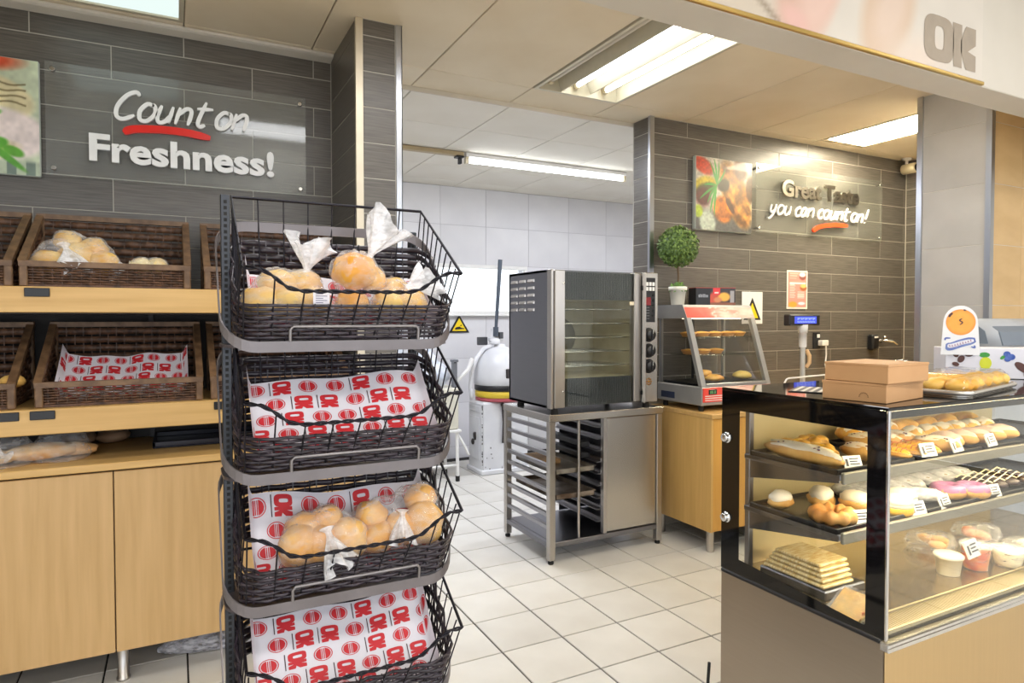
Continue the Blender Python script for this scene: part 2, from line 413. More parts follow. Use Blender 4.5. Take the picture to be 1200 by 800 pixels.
m_ktile = P('kitchen_wall_tile', '#dedde0', 0.3, col2='#d5d4d8', scale=2, rnd=0.02)
m_kgrout = P('kitchen_wall_joint', '#bdbcc0', 0.8, scale=20)
m_ptile = P('pillar_tile', '#b9b7b4', 0.3, col2='#aeaca9', scale=3, stretch=(1, 1, 3), rnd=0.03)
m_pjoint = P('pillar_joint', '#d3cfc6', 0.8, scale=20)
m_trim = steel('trim_steel', '#b9bcc2', 0.28, (20, 20, 0.6))
m_steelH = steel('brushed_steel', '#c3bfba', 0.27, (1.2, 1.2, 34))
m_steelV = steel('brushed_steel_upright', '#bdb8b3', 0.30, (34, 34, 1.0))
m_steelD = steel('oven_steel', '#84848a', 0.34, (1, 1, 20))
m_chrome = P('chrome', '#d7d7d7', 0.12, 1.0, scale=30)
m_wood = P('maple_laminate', '#d2ad78', 0.42, col2='#c49f69', scale=4, stretch=(9, 9, 0.55), detail=5, lo=0.3, hi=0.7)
m_woodH = P('maple_edge', '#d9b272', 0.42, col2='#c9a05f', scale=4, stretch=(0.5, 9, 9), detail=5, lo=0.3, hi=0.7)
m_dark = P('dark_panel', '#2b2623', 0.6, col2='#211d1b', scale=6)
m_black = P('black_plastic', '#17171a', 0.38, scale=30)
m_rubber = P('black_rubber', '#101010', 0.7, scale=30)
m_blackgloss = P('black_gloss', '#0b0b0d', 0.06, scale=10)
m_white_pl = P('white_plastic', '#ecebe8', 0.4, scale=12)
m_letter = P('white_letter', '#f2f1ee', 0.35, scale=20)
m_red = P('red_acrylic', '#e5281f', 0.25, scale=15)
m_orange = P('orange_acrylic', '#e8502a', 0.25, scale=15)
m_gold = P('gold_trim', '#c9ab66', 0.3, 0.85, scale=10)
m_vc = vcol('printed_sheet', 0.45)
m_vcg = vcol('printed_gloss', 0.3, 0.2)
m_glass = glass('clear_glass', (0.985, 0.995, 0.99), 0.9)
m_caseglass = glass('case_glass', (0.975, 0.985, 0.975), 1.0)
m_acryl = glass('frosted_acrylic', (0.95, 0.96, 0.95), 1.0, 0.06, haze=0.07, hazecol=(0.85, 0.87, 0.86))
m_film = film('plastic_film', 0.11)
m_film2 = film('plastic_film_tail', 0.40, lo=0.9)
m_tubelit = emit('lit_tube', (0.93, 0.97, 1.0), 13)
m_diffw = emit('warm_diffuser', (1.0, 0.89, 0.66), 48)
m_diffc = emit('cool_diffuser', (0.82, 0.95, 0.91), 1.05)
m_lampwhite = P('lamp_enamel', '#cfc7b0', 0.35, scale=10)
m_batten = P('batten_beige', '#b3a07c', 0.5, scale=10)

# ================================================================ floor
TX, TY, TW, TD = 1.92, 2.605, 0.3155, 0.3145
fb = MB(); fb.box(-4, 7.2, -5, 6.6, -0.1, -0.006); floor = struct(fb, 'floor', m_fgrout)
ft = slab_mesh('tile', TW-0.0075, TD-0.0075, 0.012, m_floor)
i0, i1, j0, j1 = -9, 5, -2, 12
for i in range(i0, i1):
    for j in range(j0, j1):
        piece('tile', ft, (TX+(i+.5)*TW, TY+(j+.5)*TD, 0), floor)
fs = MB()
for i in range(-18, 17):
    for j in range(-24, 13):
        if i0 <= i < i1 and j0 <= j < j1: continue
        x, y = TX+i*TW+.003, TY+j*TD+.003
        if x < -4 or x > 6.8 or y > 6.3: continue
        fs.add([(x, y, 0), (x+TW-.006, y, 0), (x+TW-.006, y+TD-.006, 0), (x, y+TD-.006, 0)], [(0, 1, 2, 3)])
fs.build('tile_field', m_floor, floor, kind='stuff')

# ================================================================ tiled walls
def tile_rows(parent, x0, x1, y, zs, xjoints, mat, rot=ROT_WALL, gap=0.005, side=False, d=0.0018):
    """planks between the given row joints; xjoints(row) -> joint positions"""
    cache = {}; pl = wloc(parent)
    for r in range(len(zs)-1):
        zb, zt = zs[r], zs[r+1]
        xs = [x0]+[q for q in xjoints(r) if x0+0.01 < q < x1-0.01]+[x1]
        for a, b in zip(xs[:-1], xs[1:]):
            key = (round(b-a, 3), round(zt-zb, 3))
            if key not in cache: cache[key] = slab_mesh('tile', b-a-gap, zt-zb-gap, d, mat, 0.0012)
            c = (a+b)/2
            loc = (y, c, (zb+zt)/2) if side else (c, y, (zb+zt)/2)
            piece('tile', cache[key], (loc[0]-pl[0], loc[1]-pl[1], loc[2]-pl[2]), parent, rot)
CZ = 2.933
YW = 3.7
zl = [1.541+0.1588*k for k in range(9)]+[CZ]
wl = MB(); wl.box(-4, 0.79, YW+0.0022, YW+0.2, 0, CZ+0.1); wall_left = struct(wl, 'wall_left', m_grout)
tile_rows(wall_left, -1.21, 0.777, YW, zl, lambda r: [(-1.215 if (len(zl)-2-r) % 2 == 0 else -0.895)+0.6325*k for k in range(5)], m_tile)
zr = [0.925+0.1588*k for k in range(12)]+[2.823, CZ]
wr = MB(); wr.box(3.0022, 6.1, YW+0.0022, YW+0.194, 0, CZ+0.1); wall_right = struct(wr, 'wall_right', m_grout)
tile_rows(wall_right, 3.03, 5.95, YW, zr, lambda r: [(3.655 if (r % 2) == 1 else 3.345)+0.645*k for k in range(5)], m_tile)
zr2 = [0.29+0.1588*k for k in range(16)]+[2.823, CZ]
tile_rows(wall_right, 3.715, 3.885, 3.0, zr2, lambda r: [], m_tile, ROT_SIDE, side=True)
t1 = MB(); t1.box(2.992, 3.03, 3.688, 3.712, 0, CZ); struct(t1, 'trim_1', m_trim)
ws = MB(); ws.box(5.9522, 6.1, 2.3, YW, 0, CZ+0.1); wall_side = struct(ws, 'wall_side', m_grout)
tile_rows(wall_side, 2.5, 3.695, 5.95, zr, lambda r: [3.4 if r % 2 else 3.08, 2.78 if r % 2 else 2.5], m_tile, ROT_SIDE, side=True)
# left pillar
pb = MB(); pb.box(0.7792, 0.995, 3.1322, YW+0.2, 0, CZ+0.1); pillar = struct(pb, 'pillar', m_grout)
zp = [0.306+0.1695*k for k in range(16)]+[CZ]
zp = [2.856-0.1695*k for k in range(15, -1, -1)]+[CZ]
tile_rows(pillar, 0.808, 0.968, 3.13, zp, lambda r: [], m_tile)
tile_rows(pillar, 3.145, 3.695, 0.777, zp, lambda r: [], m_tile, ROT_SIDE, side=True)
t2 = MB(); t2.box(0.772, 0.806, 3.122, 3.145, 0, CZ-0.002); struct(t2, 'trim_2', P('trim_champagne', '#cfc4ae', 0.4, 0.5, scale=10))
t3 = MB(); t3.box(0.97, 1.0, 3.122, 3.145, 0, CZ-0.002); t3.box(0.996, 1.0, 3.122, 3.9, 0, CZ-0.002); struct(t3, 'trim_3', m_trim)
# right pillar, large grey tiles
pb = MB(); pb.box(4.3222, 6.9, 2.1822, 2.598, 0, CZ+0.1); pillar2 = struct(pb, 'pillar', m_pjoint)
zq = [0.12+0.365*k for k in range(8)]+[CZ]
tile_rows(pillar2, 2.2, 2.59, 4.32, zq, lambda r: [], m_ptile, ROT_SIDE, side=True, gap=0.003)
m_ptan = P('pillar_tile_tan', '#cfae7c', 0.32, col2='#c5a371', scale=3, stretch=(1, 3, 1), rnd=0.03)
tile_rows(pillar2, 4.36, 6.9, 2.18, zq, lambda r: [4.36+0.32*k for k in range(1, 9)], m_ptan, gap=0.003)
for n_, (x0, x1, y0, y1) in enumerate([(4.308, 4.345, 2.168, 2.2), (4.308, 4.33, 2.575, 2.61)]):
    t = MB(); t.box(x0, x1, y0, y1, 0, CZ); struct(t, 'trim_%d' % (4+n_), m_trim)
# preparation room behind
wb = MB(); wb.box(-0.5, 6.9, 6.5022, 6.7, 0, 1.545); wb.box(-0.5, 6.9, 6.5022, 6.7, 2.085, 3.05)
wb.box(-0.5, 2.42, 6.5022, 6.7, 1.545, 2.085); wb.box(3.52, 6.9, 6.5022, 6.7, 1.545, 2.085)
wall_back = struct(wb, 'wall_back', m_kgrout)
zk = [0.0, 0.13, 0.60, 1.075, 1.545]
tile_rows(wall_back, 0.9, 5.9, 6.5, zk, lambda r: [0.9+0.53*k for k in range(1, 10)], m_ktile)
tile_rows(wall_back, 0.9, 2.42, 6.5, [1.545, 2.085], lambda r: [1.43, 1.96], m_ktile)
tile_rows(wall_back, 3.52, 5.9, 6.5, [1.545, 2.085], lambda r: [3.55+0.53*k for k in range(1, 5)], m_ktile)
tile_rows(wall_back, 0.9, 5.9, 6.5, [2.085, 2.5, 2.905], lambda r: [0.9+0.53*k for k in range(1, 10)], m_ktile)
wk = MB(); wk.box(-0.6, -0.5, 3.9, 6.7, 0, 3.05); wk.box(6.9, 7.0, 2.2, 6.7, 0, 3.05); struct(wk, 'wall_kitchen', m_white)
wn = MB()
for b in ((2.42, 3.52, 6.47, 6.53, 1.545, 1.585), (2.42, 3.52, 6.47, 6.53, 2.045, 2.085), (2.42, 2.46, 6.47, 6.53, 1.585, 2.045), (3.48, 3.52, 6.47, 6.53, 1.585, 2.045), (2.40, 3.54, 6.44, 6.5, 1.53, 1.548)): wn.box(*b, .004)
window = struct(wn, 'window_1', m_white_pl)
wp = MB(); wp.box(2.46, 3.48, 6.50, 6.508, 1.585, 2.045); wp.build('pane', m_glass, window)
# shop shell
sh = MB(); sh.box(-4.1, -4, -5, 3.9, 0, 3.5); struct(sh, 'wall_far_left', m_white)
sh = MB(); sh.box(7.2, 7.3, -5, 2.6, 0, 3.5); struct(sh, 'wall_far_right', m_white)

# ================================================================ ceiling
cb = MB(); cb.box(-4, 7.2, 1.6, 6.7, CZ+0.12, CZ+0.2); cb.box(-4, 7.2, -5, 1.75, 3.42, 3.5); ceiling = struct(cb, 'ceiling', m_ceilslab)
xb = [-2.6, -1.9, -1.25, -0.6, 0.05, 0.66, 1.305, 1.985, 2.635, 3.29, 3.965, 4.62, 5.13, 5.95, 6.9]
ccache = {}
def cpanel(a, b, c, d, z):
    key = (round(b-a, 3), round(d-c, 3), z)
    if key not in ccache: ccache[key] = slab_mesh('panel', b-a-0.006, d-c-0.006, 0.02, m_ceil if z == CZ else m_kceil, 0.003)
    piece('panel', ccache[key], ((a+b)/2, (c+d)/2, z), ceiling, (PI, 0, 0))
for a, b in zip(xb[:-1], xb[1:]):
    for c, d in ((1.7, 2.39), (2.39, 3.59)):
        if d == 3.59 and round(a, 3) in (1.985, 4.62): continue
        if round(a, 3) == -0.6 and d == 3.59: cpanel(a, b, 2.39, 2.42, CZ); continue
        cpanel(a, b, c, d, CZ)
    if a > -0.7: cpanel(a, b, 3.59, 3.9, CZ)
    if a > -0.7:
        for k in range(5): cpanel(a, b, 3.9+k*0.58, min(6.5, 3.9+(k+1)*0.58), 2.905)
cs = MB(); cs.box(-0.5, 6.9, 3.895, 3.905, 2.905, CZ+.02); struct(cs, 'trim_6', m_bulk)
cn = MB(); cn.prism([(3.615, CZ-.002), (3.615, CZ-.014), (3.63, CZ-.02), (3.695, CZ-.028), (3.698, CZ-.002)], 'x', -2.6, 0.774)
struct(cn, 'trim_7', P('cornice_white', '#ded8cc', 0.5, scale=5))
# bulkhead between shop and bakery
bk = MB(); bk.box(-4, 7.2, 1.605, 1.76, 2.5, 3.45, 0.004); bulk = struct(bk, 'bulkhead', m_bulk)

# ================================================================ ceiling luminaires
def recessed(label, x0, x1, y0, y1, z, lit):
    t = thing('ceiling_light', label, 'light', ((x0+x1)/2, (y0+y1)/2, z), group='recessed ceiling lights')
    f = MB(); w = 0.022
    for b in ((x0, x1, y0, y0+w), (x0, x1, y1-w, y1), (x0, x0+w, y0+w, y1-w), (x1-w, x1, y0+w, y1-w)): f.box(*b, z-0.004, z+0.09, .002)
    f.build('frame', m_lampwhite, t)
    if lit == 'tubes':
        b = MB(); b.box(x0+w, x1-w, y0+w, y1-w, z+0.085, z+0.092)
        xm = (x0+x1)/2
        b.build('back_plate', m_lampwhite, t)
        r = MB()
        for q, hh in ((x0+0.19, .004), (x0+0.41, .02)):       # folded reflectors between the lamps
            r.prism([(q-0.03, z+.086), (q+0.03, z+.086), (q+.004, z+hh), (q-.004, z+hh)], 'y', y0+w, y1-w)
        r.build('reflector', m_lampwhite, t)
        for k, (q, on) in enumerate(((x0+0.10, False), (x0+0.29, True), (x0+0.51, True))):
            tb = MB(); tb.lathe([(0.013, y0+0.06), (0.0145, y0+0.065), (0.0145, y1-0.065), (0.013, y1-0.06)], (q, 0, z+0.05), 12, axis='y')
            for v in range(len(tb.v)): pass
            o = tb.build('tube', m_tubelit if on else P('dead_tube', '#d8cfbd', 0.3, scale=10), t)
            e = MB(); e.box(q-.014, q+.014, y0+.03, y0+.062, z+.03, z+.086, .004); e.box(q-.014, q+.014, y1-.062, y1-.03, z+.03, z+.086, .004)
            e.build('lamp_holder', P('holder_cream', '#d9cdb0', 0.5, scale=10), o)
    else:
        d = MB(); d.box(x0+w, x1-w, y0+w, y1-w, z+0.006, z+0.02); d.build('diffuser', lit, t)
    return t
recessed('open recessed fluorescent light with two lit tubes and one dead tube', 1.995, 2.63, 2.395, 3.588, CZ, 'tubes')
recessed('bright warm white recessed ceiling panel light next to the grey pillar', 4.625, 5.125, 2.62, 3.55, CZ, m_diffw)
recessed('greenish frosted ceiling panel light above the Count on Freshness sign', -0.55, 0.05, 2.42, 3.565, CZ, m_diffc)
def batten(label, x0, x1, y, z, lit):
    t = thing('batten_light', label, 'light', ((x0+x1)/2, y, z))
    b = MB(); b.box(x0, x1, y-.03, y+.03, z-.035, z-.001, .004); b.build('batten', m_white_pl if lit else m_batten, t)
    if lit:
        u = MB(); u.lathe([(0.012, x0+.03), (0.017, x0+.035), (0.017, x1-.035), (0.012, x1-.03)], (0, y, z-.065), 12, axis='x'); u.build('tube', m_tubelit, t)
        for q in (x0, x1-.03):
            h = MB(); h.box(q, q+.03, y-.022, y+.022, z-.09, z-.034, .004); h.build('lamp_holder', P('holder_cream', '#d9cdb0', 0.5, scale=10), t)
    else:
        h = MB(); h.box(x1-.07, x1, y-.035, y+.035, z-.05, z-.034, .004); h.box(x1-.04, x1-.015, y-.02, y+.02, z-.1, z-.05, .004); h.build('lamp_holder', m_black, t)
batten('lit fluorescent batten on the ceiling of the back room', 2.19, 3.86, 5.13, 2.903, True)
batten('unlit beige batten without a tube on the back room ceiling', 0.7, 2.17, 5.13, 2.903, False)

# ================================================================ poster on the bulkhead
pt = thing('poster', 'long printed banner of a hand with a grey OK on the bulkhead', 'poster', (1.0, 1.6, 2.5))
def poster_fn(u, v):
    x = -1.0+u*4.09; z = 2.52+v*0.75
    n = vnoise(u*4, v, 9, 3)
    c = np.stack([0.885+0*u, 0.86+0*u, 0.82+0*u], -1)+(n[..., None]-0.5)*0.03
    c = over(c, blob(x, z, 1.55, 2.62, .42, .30, -20, .5), (0.84, 0.80, 0.74))
    c = over(c, blob(x, z, 2.02, 2.72, .17, .32, -28, .25), (0.86, 0.75, 0.69))
    c = over(c, blob(x, z, 2.08, 2.70, .12, .28, -28, .5), (0.90, 0.80, 0.75))
    c = over(c, blob(x, z, 1.93, 2.545, .09, .045, -10, .6), (0.90, 0.77, 0.73))
    c = over(c, blob(x, z, 2.45, 2.66, .16, .26, -35, .35), (0.87, 0.79, 0.71))
    c = over(c, blob(x, z, 2.46, 2.66, .11, .2, -35, .6), (0.90, 0.83, 0.77))
    c = over(c, blob(x, z, 2.62, 2.52, .25, .12, 10, .7), (0.91, 0.86, 0.81))
    c = over(c, np.clip(1-np.abs((z-2.53)-(1.83-x)*0.55)/0.02, 0, 1)*(x > 1.6)*(x < 1.86)*0.6, (0.55, 0.48, 0.40))
    return c**1.35
color_panel('print', poster_fn, 260, 60, m_vc, pt, (-1.0, 1.598, 2.515), (4.09, 0, 0), (0, 0, 0.9))
bd = MB(); bd.box(-1.0, 3.09, 1.6, 1.605, 2.51, 3.42); bd.build('board', m_white_pl, pt)
fr = MB(); fr.box(-1.0, 3.096, 1.59, 1.605, 2.5, 2.515, .003); fr.build('gold_strip', m_gold, pt)
m_logo = P('logo_taupe', '#a89a88', 0.5, scale=20)
def ok_shapes(mb, x, z, w, h, f, shear=0.08):
    """the chunky O and K mark; f(a,b) puts a plane point (a right, b up) into the room"""
    def sup(cx, cz, rx, rz, n=28, e=0.55):
        return [(cx+rx*math.copysign(abs(math.cos(2*PI*i/n))**e, math.cos(2*PI*i/n)), cz+rz*math.copysign(abs(math.sin(2*PI*i/n))**e, math.sin(2*PI*i/n))) for i in range(n)]
    A = sup(.28, .5, .28, .5); B = sup(.285, .52, .085, .25); n = len(A)
    mid = [((a[0]+b[0])/2, (a[1]+b[1])/2) for a, b in zip(A, B)]
    vs = A+mid+B; mb.add([f(x+p[0]*w, z+p[1]*h) for p in vs], [(r*n+i, r*n+(i+1) % n, (r+1)*n+(i+1) % n, (r+1)*n+i) for r in (0, 1) for i in range(n)])
    for q in ([(.56, .0), (.72, .0), (.72, .34), (.545, .34)], [(.545, .34), (.72, .34), (.72, .66), (.545, .66)], [(.545, .66), (.72, .66), (.72, .97), (.54, .97)],
              [(.70, .62), (.70, .36), (.84, .42), (.86, .62)], [(.70, .62), (.86, .62), (1.0, .97), (.80, .97)], [(.70, .36), (.80, .0), (1.0, .0), (.84, .42)], [(.84, .42), (1.0, .36), (1.0, .0)], [(.84, .42), (1.0, .60), (1.0, .97), (.86, .62)]):
        mb.add([f(x+p[0]*w, z+p[1]*h) for p in q], [tuple(range(len(q)))])
lg = MB(); ok_shapes(lg, 2.672, 2.545, 0.365, 0.185, lambda a, b: (a, 1.5965, b)); lg.build('logo', m_logo, pt)

# ================================================================ wall signs
def standoff_sign(t, x0, x1, z0, z1, y, mat):
    g = MB(); g.box(x0, x1, y-.004, y+.004, z0, z1, .001); g.build('panel', mat, t)
    for px in (x0+.03, x1-.03):
        for pz in (z0+.035, z1-.035):
            b = MB(); b.lathe([(.009, -.012), (.013, -.01), (.013, -.002), (.008, 0), (.008, YW-y-.001)], (px, y, pz), 14, axis='y')
            b.v = [(p[0], y+(y-p[1]) if False else p[1], p[2]) for p in b.v]
            b.build('standoff', m_chrome, t)
YS = 3.665
t = thing('wall_sign', 'clear acrylic sign reading Count on Freshness! on dark tiled wall', 'sign', (0.06, YS, 2.16), group='acrylic wall signs')
del t['group']
standoff_sign(t, -0.522, 0.633, 2.162, 2.683, YS, m_acryl)
hand_text('Count on', -0.255, YS-.014, 2.455, 0.135, 0.60, 0.0185, 0.014, m_letter, t, rise=0.012)
sw = MB(); stroke(sw, [(-0.212, 2.39), (-0.17, 2.412), (-0.05, 2.425), (0.06, 2.424), (0.165, 2.41)], 0.036, 0.016, YS-.014); sw.build('underline', m_red, t)
def letters(body, x, y, z, size, width, mat, parent, depth, bold):
    base = mesh_maxx(text_mesh('|', size, mat, bold=bold)); full = mesh_maxx(text_mesh(body, size, mat, bold=bold)); k = width/full; pl = wloc(parent)
    for i, ch in enumerate(body):
        if ch == ' ': continue
        px = mesh_maxx(text_mesh(body[:i]+'|', size, mat, bold=bold))-base
        me = text_mesh(ch, size, mat, depth=depth, bold=bold)
        for v in me.vertices: v.co.x = v.co.x*k
        piece('letter', me, (x+px*k-pl[0], y-pl[1], z-pl[2]), parent, ROT_WALL)
letters('Freshness!', -0.362, YS-.012, 2.25, 0.172, 0.83, m_letter, t, 0.008, 0.0055)
t = thing('wall_sign', 'clear acrylic sign reading Great Taste you can count on! beside roast meat picture', 'sign', (4.78, YS, 2.17))
standoff_sign(t, 4.01, 5.553, 2.172, 2.708, YS, glass('clear_acrylic', (0.95, 0.96, 0.93), 1.0, 0.03, haze=0.04))
letters('Great Taste', 4.275, YS-.012, 2.478, 0.178, 0.945, P('brushed_letter', '#b9b2a6', 0.28, 1.0, scale=20), t, 0.008, 0.0055)
hand_text('you can count on!', 4.135, YS-.014, 2.325, 0.118, 1.2, 0.0155, 0.012, m_letter, t)
sw = MB(); stroke(sw, [(4.645, 2.215), (4.69, 2.245), (4.78, 2.268), (4.92, 2.283), (5.07, 2.285)], 0.034, 0.016, YS-.014); sw.build('underline', m_orange, t)

def meat_fn(u, v):
    n = vnoise(u, v, 14, 5); n2 = vnoise(u, v, 40, 6); n3 = vnoise(u+v*0.8, v*0.3, 22, 8)
    c = np.stack([0.74+0*u, 0.71+0*u, 0.66+0*u], -1)
    c = over(c, blob(u, v, .45, .0, .9, .36, 0, .4), (0.33, 0.33, 0.33))
    c = over(c, blob(u, v, .2, .10, .16, .20, 20, .3), (0.70, 0.74, 0.68))
    c = over(c, blob(u, v, .12, .88, .22, .12, -25, .3), (0.72, 0.25, 0.16))
    c = over(c, blob(u, v, .14, .60, .26, .15, 20, .3), (0.72, 0.64, 0.18))
    c = over(c, blob(u, v, .16, .56, .22, .10, 20, .4), (0.25, 0.28, 0.12))
    c = over(c, blob(u, v, .12, .45, .16, .16, 0, .4), (0.30, 0.12, 0.13))
    c = over(c, blob(u, v, .04, .25, .09, .10, 0, .3), (0.62, 0.70, 0.22))
    meat = np.stack([0.60+0.30*n3, 0.36+0.26*n3, 0.16+0.10*n3], -1); meat = meat*(0.55+0.6*n[..., None])
    m1 = blob(u, v, .70, .52, .25, .55, 25, .2); c = c*(1-m1[..., None])+meat*m1[..., None]
    m2 = blob(u, v, .47, .30, .19, .22, 30, .25); c = c*(1-m2[..., None])+meat*m2[..., None]*np.array([1.1, .95, .85])
    c = over(c, blob(u, v, .78, .88, .15, .18, 10, .4), (0.34, 0.17, 0.10))
    c = over(c, blob(u, v, .97, .62, .10, .22, 0, .3)*.9, (0.30, 0.16, 0.06))
    c = over(c, blob(u, v, .48, .64, .13, .10, 20, .3), (0.16, 0.13, 0.09))
    c = over(c, blob(u, v, .60, .36, .16, .05, -55, .3)*.8, (0.20, 0.09, 0.05))
    c = c*(0.86+0.3*n2[..., None])
    for a, L in ((48, .28), (76, .34), (90, .36), (103, .34), (170, .22), (208, .36), (228, .30), (246, .40), (258, .42)):
        ca, sa = math.cos(math.radians(a)), math.sin(math.radians(a)); X = u-.36; Z = v-.63
        along = X*ca+Z*sa; off = np.abs(-X*sa+Z*ca-.05*(along/L)**2); w = .006+.026*np.clip(along/L, 0, 1)*np.clip(1-along/L, 0, 1)*2
        c = over(c, np.clip((w-off)/.006, 0, 1)*(along > 0)*(along < L), (0.22+0.12*((a*7) % 5)/5, 0.56+0.1*((a*3) % 4)/4, 0.24))
    return c
def salad_fn(u, v):
    n = vnoise(u, v, 10, 15); n2 = vnoise(u, v, 30, 16)
    c = np.stack([0.80+0*u, 0.84+0*u, 0.72+0*u], -1)
    c = over(c, blob(u, v, .45, .97, .50, .12, 0, .4), (0.85, 0.33, 0.20))
    c = over(c, blob(u, v, .50, .66, .50, .24, -8, .12), (0.88, 0.83, 0.66))
    for k in range(4):
        c = over(c, np.clip(1-np.abs(v-(.80-.055*k)+.05*(u-.4)-.012*np.sin(u*22+k))/.012, 0, 1)*(u > .1)*(u < .9), (0.40, 0.34, 0.20))
    c = over(c, blob(u, v, .50, .54, .42, .10, -8, .3), (0.90, 0.88, 0.82))
    c = over(c, blob(u, v, .72, .34, .40, .24, 0, .2), (0.92, 0.86, 0.84))
    c = over(c, blob(u, v, .40, .16, .50, .12, 10, .3), (0.86, 0.80, 0.58))
    c = over(c, np.clip((.13-v)/.03, 0, 1)*(0.6+0.4*np.sign(np.sin(u*42))), (0.46, 0.53, 0.48))
    for cx, cy, rx, ry, a in ((.12, .38, .20, .10, 20), (.28, .34, .16, .07, -20), (.55, .44, .12, .05, 30), (.62, .50, .12, .04, 20), (.45, .27, .22, .05, -35), (.68, .26, .10, .06, 10), (.62, .32, .06, .09, 0), (.80, .20, .10, .05, -20), (.72, .17, .26, .035, -38), (.05, .30, .10, .08, 0)):
        c = over(c, blob(u, v, cx, cy, rx, ry, a, .3), (0.22+.2*cx, 0.66, 0.20))
    return c*(0.90+0.16*n[..., None])*(0.95+.1*n2[..., None])
def canvas(label, x0, x1, z0, z1, d, fn, nu, nv):
    t = thing('canvas_picture', label, 'picture', ((x0+x1)/2, YW-.002, z0))
    b = MB(); b.box(x0, x1, YW-d, YW-.002, z0, z1, .006); b.build('frame', P('canvas_edge', '#b9bfb6', 0.6, scale=10), t)
    color_panel('print', fn, nu, nv, m_vcg, t, (x0+.004, YW-d-.001, z0+.004), (x1-x0-.008, 0, 0), (0, 0, z1-z0-.008))
canvas('canvas photo of roast meat with green rosemary on the brown wall', 3.39, 3.963, 2.155, 2.695, .04, meat_fn, 130, 120)
canvas('canvas photo of grilled chicken with rocket at left edge of wall', -1.04, -0.543, 2.15, 2.677, .03, salad_fn, 110, 110)
# ================================================================ bread shelving on the left
cab = thing('counter_cabinet', 'pale wood counter cabinet with flat doors under the bread shelves', 'cabinet', (-0.3, 3.4, 0))
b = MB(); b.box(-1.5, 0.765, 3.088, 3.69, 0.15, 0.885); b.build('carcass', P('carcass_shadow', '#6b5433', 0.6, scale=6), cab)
for x0, x1 in ((-1.43, -0.838), (-0.834, -0.236), (-0.231, 0.368), (0.372, 0.765)):
    b = MB(); b.box(x0, x1, 3.07, 3.087, 0.146, 0.884, .0015); b.build('door', m_wood, cab)
for x in (-1.2, -0.213, 0.7):
    for y in (3.134, 3.6):
        b = MB(); b.lathe([(.024, 0), (.026, .004), (.026, .012), (.022, .014), (.022, .148)], (x, y, 0), 20); b.build('leg', m_steelV, cab)
wt = MB(); wt.box(-1.5, 0.768, 3.06, 3.69, 0.892, 0.922, .003)
tag(wt.build('worktop', m_woodH, origin=(-0.3, 3.4, 0.892)), 'pale wood worktop on the cabinet below the bread shelves', 'worktop')
su = thing('shelf_unit', 'dark backed bread shelf unit with two thick pale wood shelves', 'shelf', (-0.3, 3.4, 0.922))
b = MB(); b.box(-1.5, 0.765, 3.665, 3.69, 0.924, 1.56); b.build('back_panel', m_dark, su)
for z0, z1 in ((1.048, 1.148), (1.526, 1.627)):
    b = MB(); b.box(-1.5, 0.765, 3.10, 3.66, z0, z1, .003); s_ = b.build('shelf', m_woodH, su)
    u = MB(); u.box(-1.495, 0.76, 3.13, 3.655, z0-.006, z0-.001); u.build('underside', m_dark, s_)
    for x in ((-0.515, ) if z0 > 1.3 else (-0.62, -0.505, 0.145)):
        p = MB(); p.box(x-.004, x+.078, 3.093, 3.0995, z1-.04, z1-.006, .002); p.build('price_strip', m_black, s_)
for x in (-0.12, 0.5):
    b = MB(); b.box(x, x+.02, 3.64, 3.664, 0.924, 1.52); b.build('slotted_upright', P('dark_steel', '#3c3a3b', 0.45, 0.6, scale=20), su)

m_wick = P('brown_wicker', '#6b4a33', 0.5, col2='#3f2a1d', scale=38, bump=0.2)
m_wickrim = P('wicker_rim', '#7d6044', 0.5, col2='#5f4630', scale=26, bump=0.15)
m_bwick = P('charcoal_wicker', '#382f38', 0.28, col2='#241e23', scale=40, bump=0.1)
def rrect(w, d, r, seg=5, step=0.03):
    """rounded rectangle outline centred at 0, anticlockwise from the right front; returns points and outward normals"""
    pts = []
    for cx, cy, a0 in ((w/2-r, -d/2+r, -90), (w/2-r, d/2-r, 0), (-w/2+r, d/2-r, 90), (-w/2+r, -d/2+r, 180)):
        for k in range(seg+1):
            a = math.radians(a0+90*k/seg); pts.append((cx+r*math.cos(a), cy+r*math.sin(a)))
    out = []
    for i, p in enumerate(pts):
        q = pts[(i+1) % len(pts)]; L = math.hypot(q[0]-p[0], q[1]-p[1]); n = max(1, round(L/step))
        for k in range(n): out.append((p[0]+(q[0]-p[0])*k/n, p[1]+(q[1]-p[1])*k/n))
    if len(out) % 4: # alternate phases need a multiple of four
        while len(out) % 4: out.pop(random.randrange(2, len(out)-2))
    nr = []
    for i in range(len(out)):
        a, c = out[i-1], out[(i+1) % len(out)]; tx, ty = c[0]-a[0], c[1]-a[1]; L = math.hypot(tx, ty); nr.append((ty/L, -tx/L, 0))
    return out, nr
def weave(mb, pts, nr, zb, zt, rows, a=0.0028, amp=0.0032, only=None, flare=0.0, fill=0.56):
    N = len(pts)
    for k in range(rows):
        f = (k+.5)/rows; off = []
        for i in range(N): off.append((0, 1, 0, -1)[i % 4]*amp*(1 if k % 2 else -1)+flare*f*(1 if nr[i][0] > -.3 else .15))
        P_ = [(p[0]+n[0]*o, p[1]+n[1]*o, zb(p)+(zt(p)-zb(p))*f) for p, n, o in zip(pts, nr, off)]
        mb.ribbon(P_, nr, a, [max(.002, (zt(p)-zb(p))/rows*fill) for p in pts])
    for i in range(1, N, 2):
        p, n = pts[i], nr[i]; fl = flare*(1 if n[0] > -.3 else .15); mb.tube([(p[0], p[1], zb(p)), (p[0]+n[0]*fl, p[1]+n[1]*fl, zt(p))], 0.0022, 4)
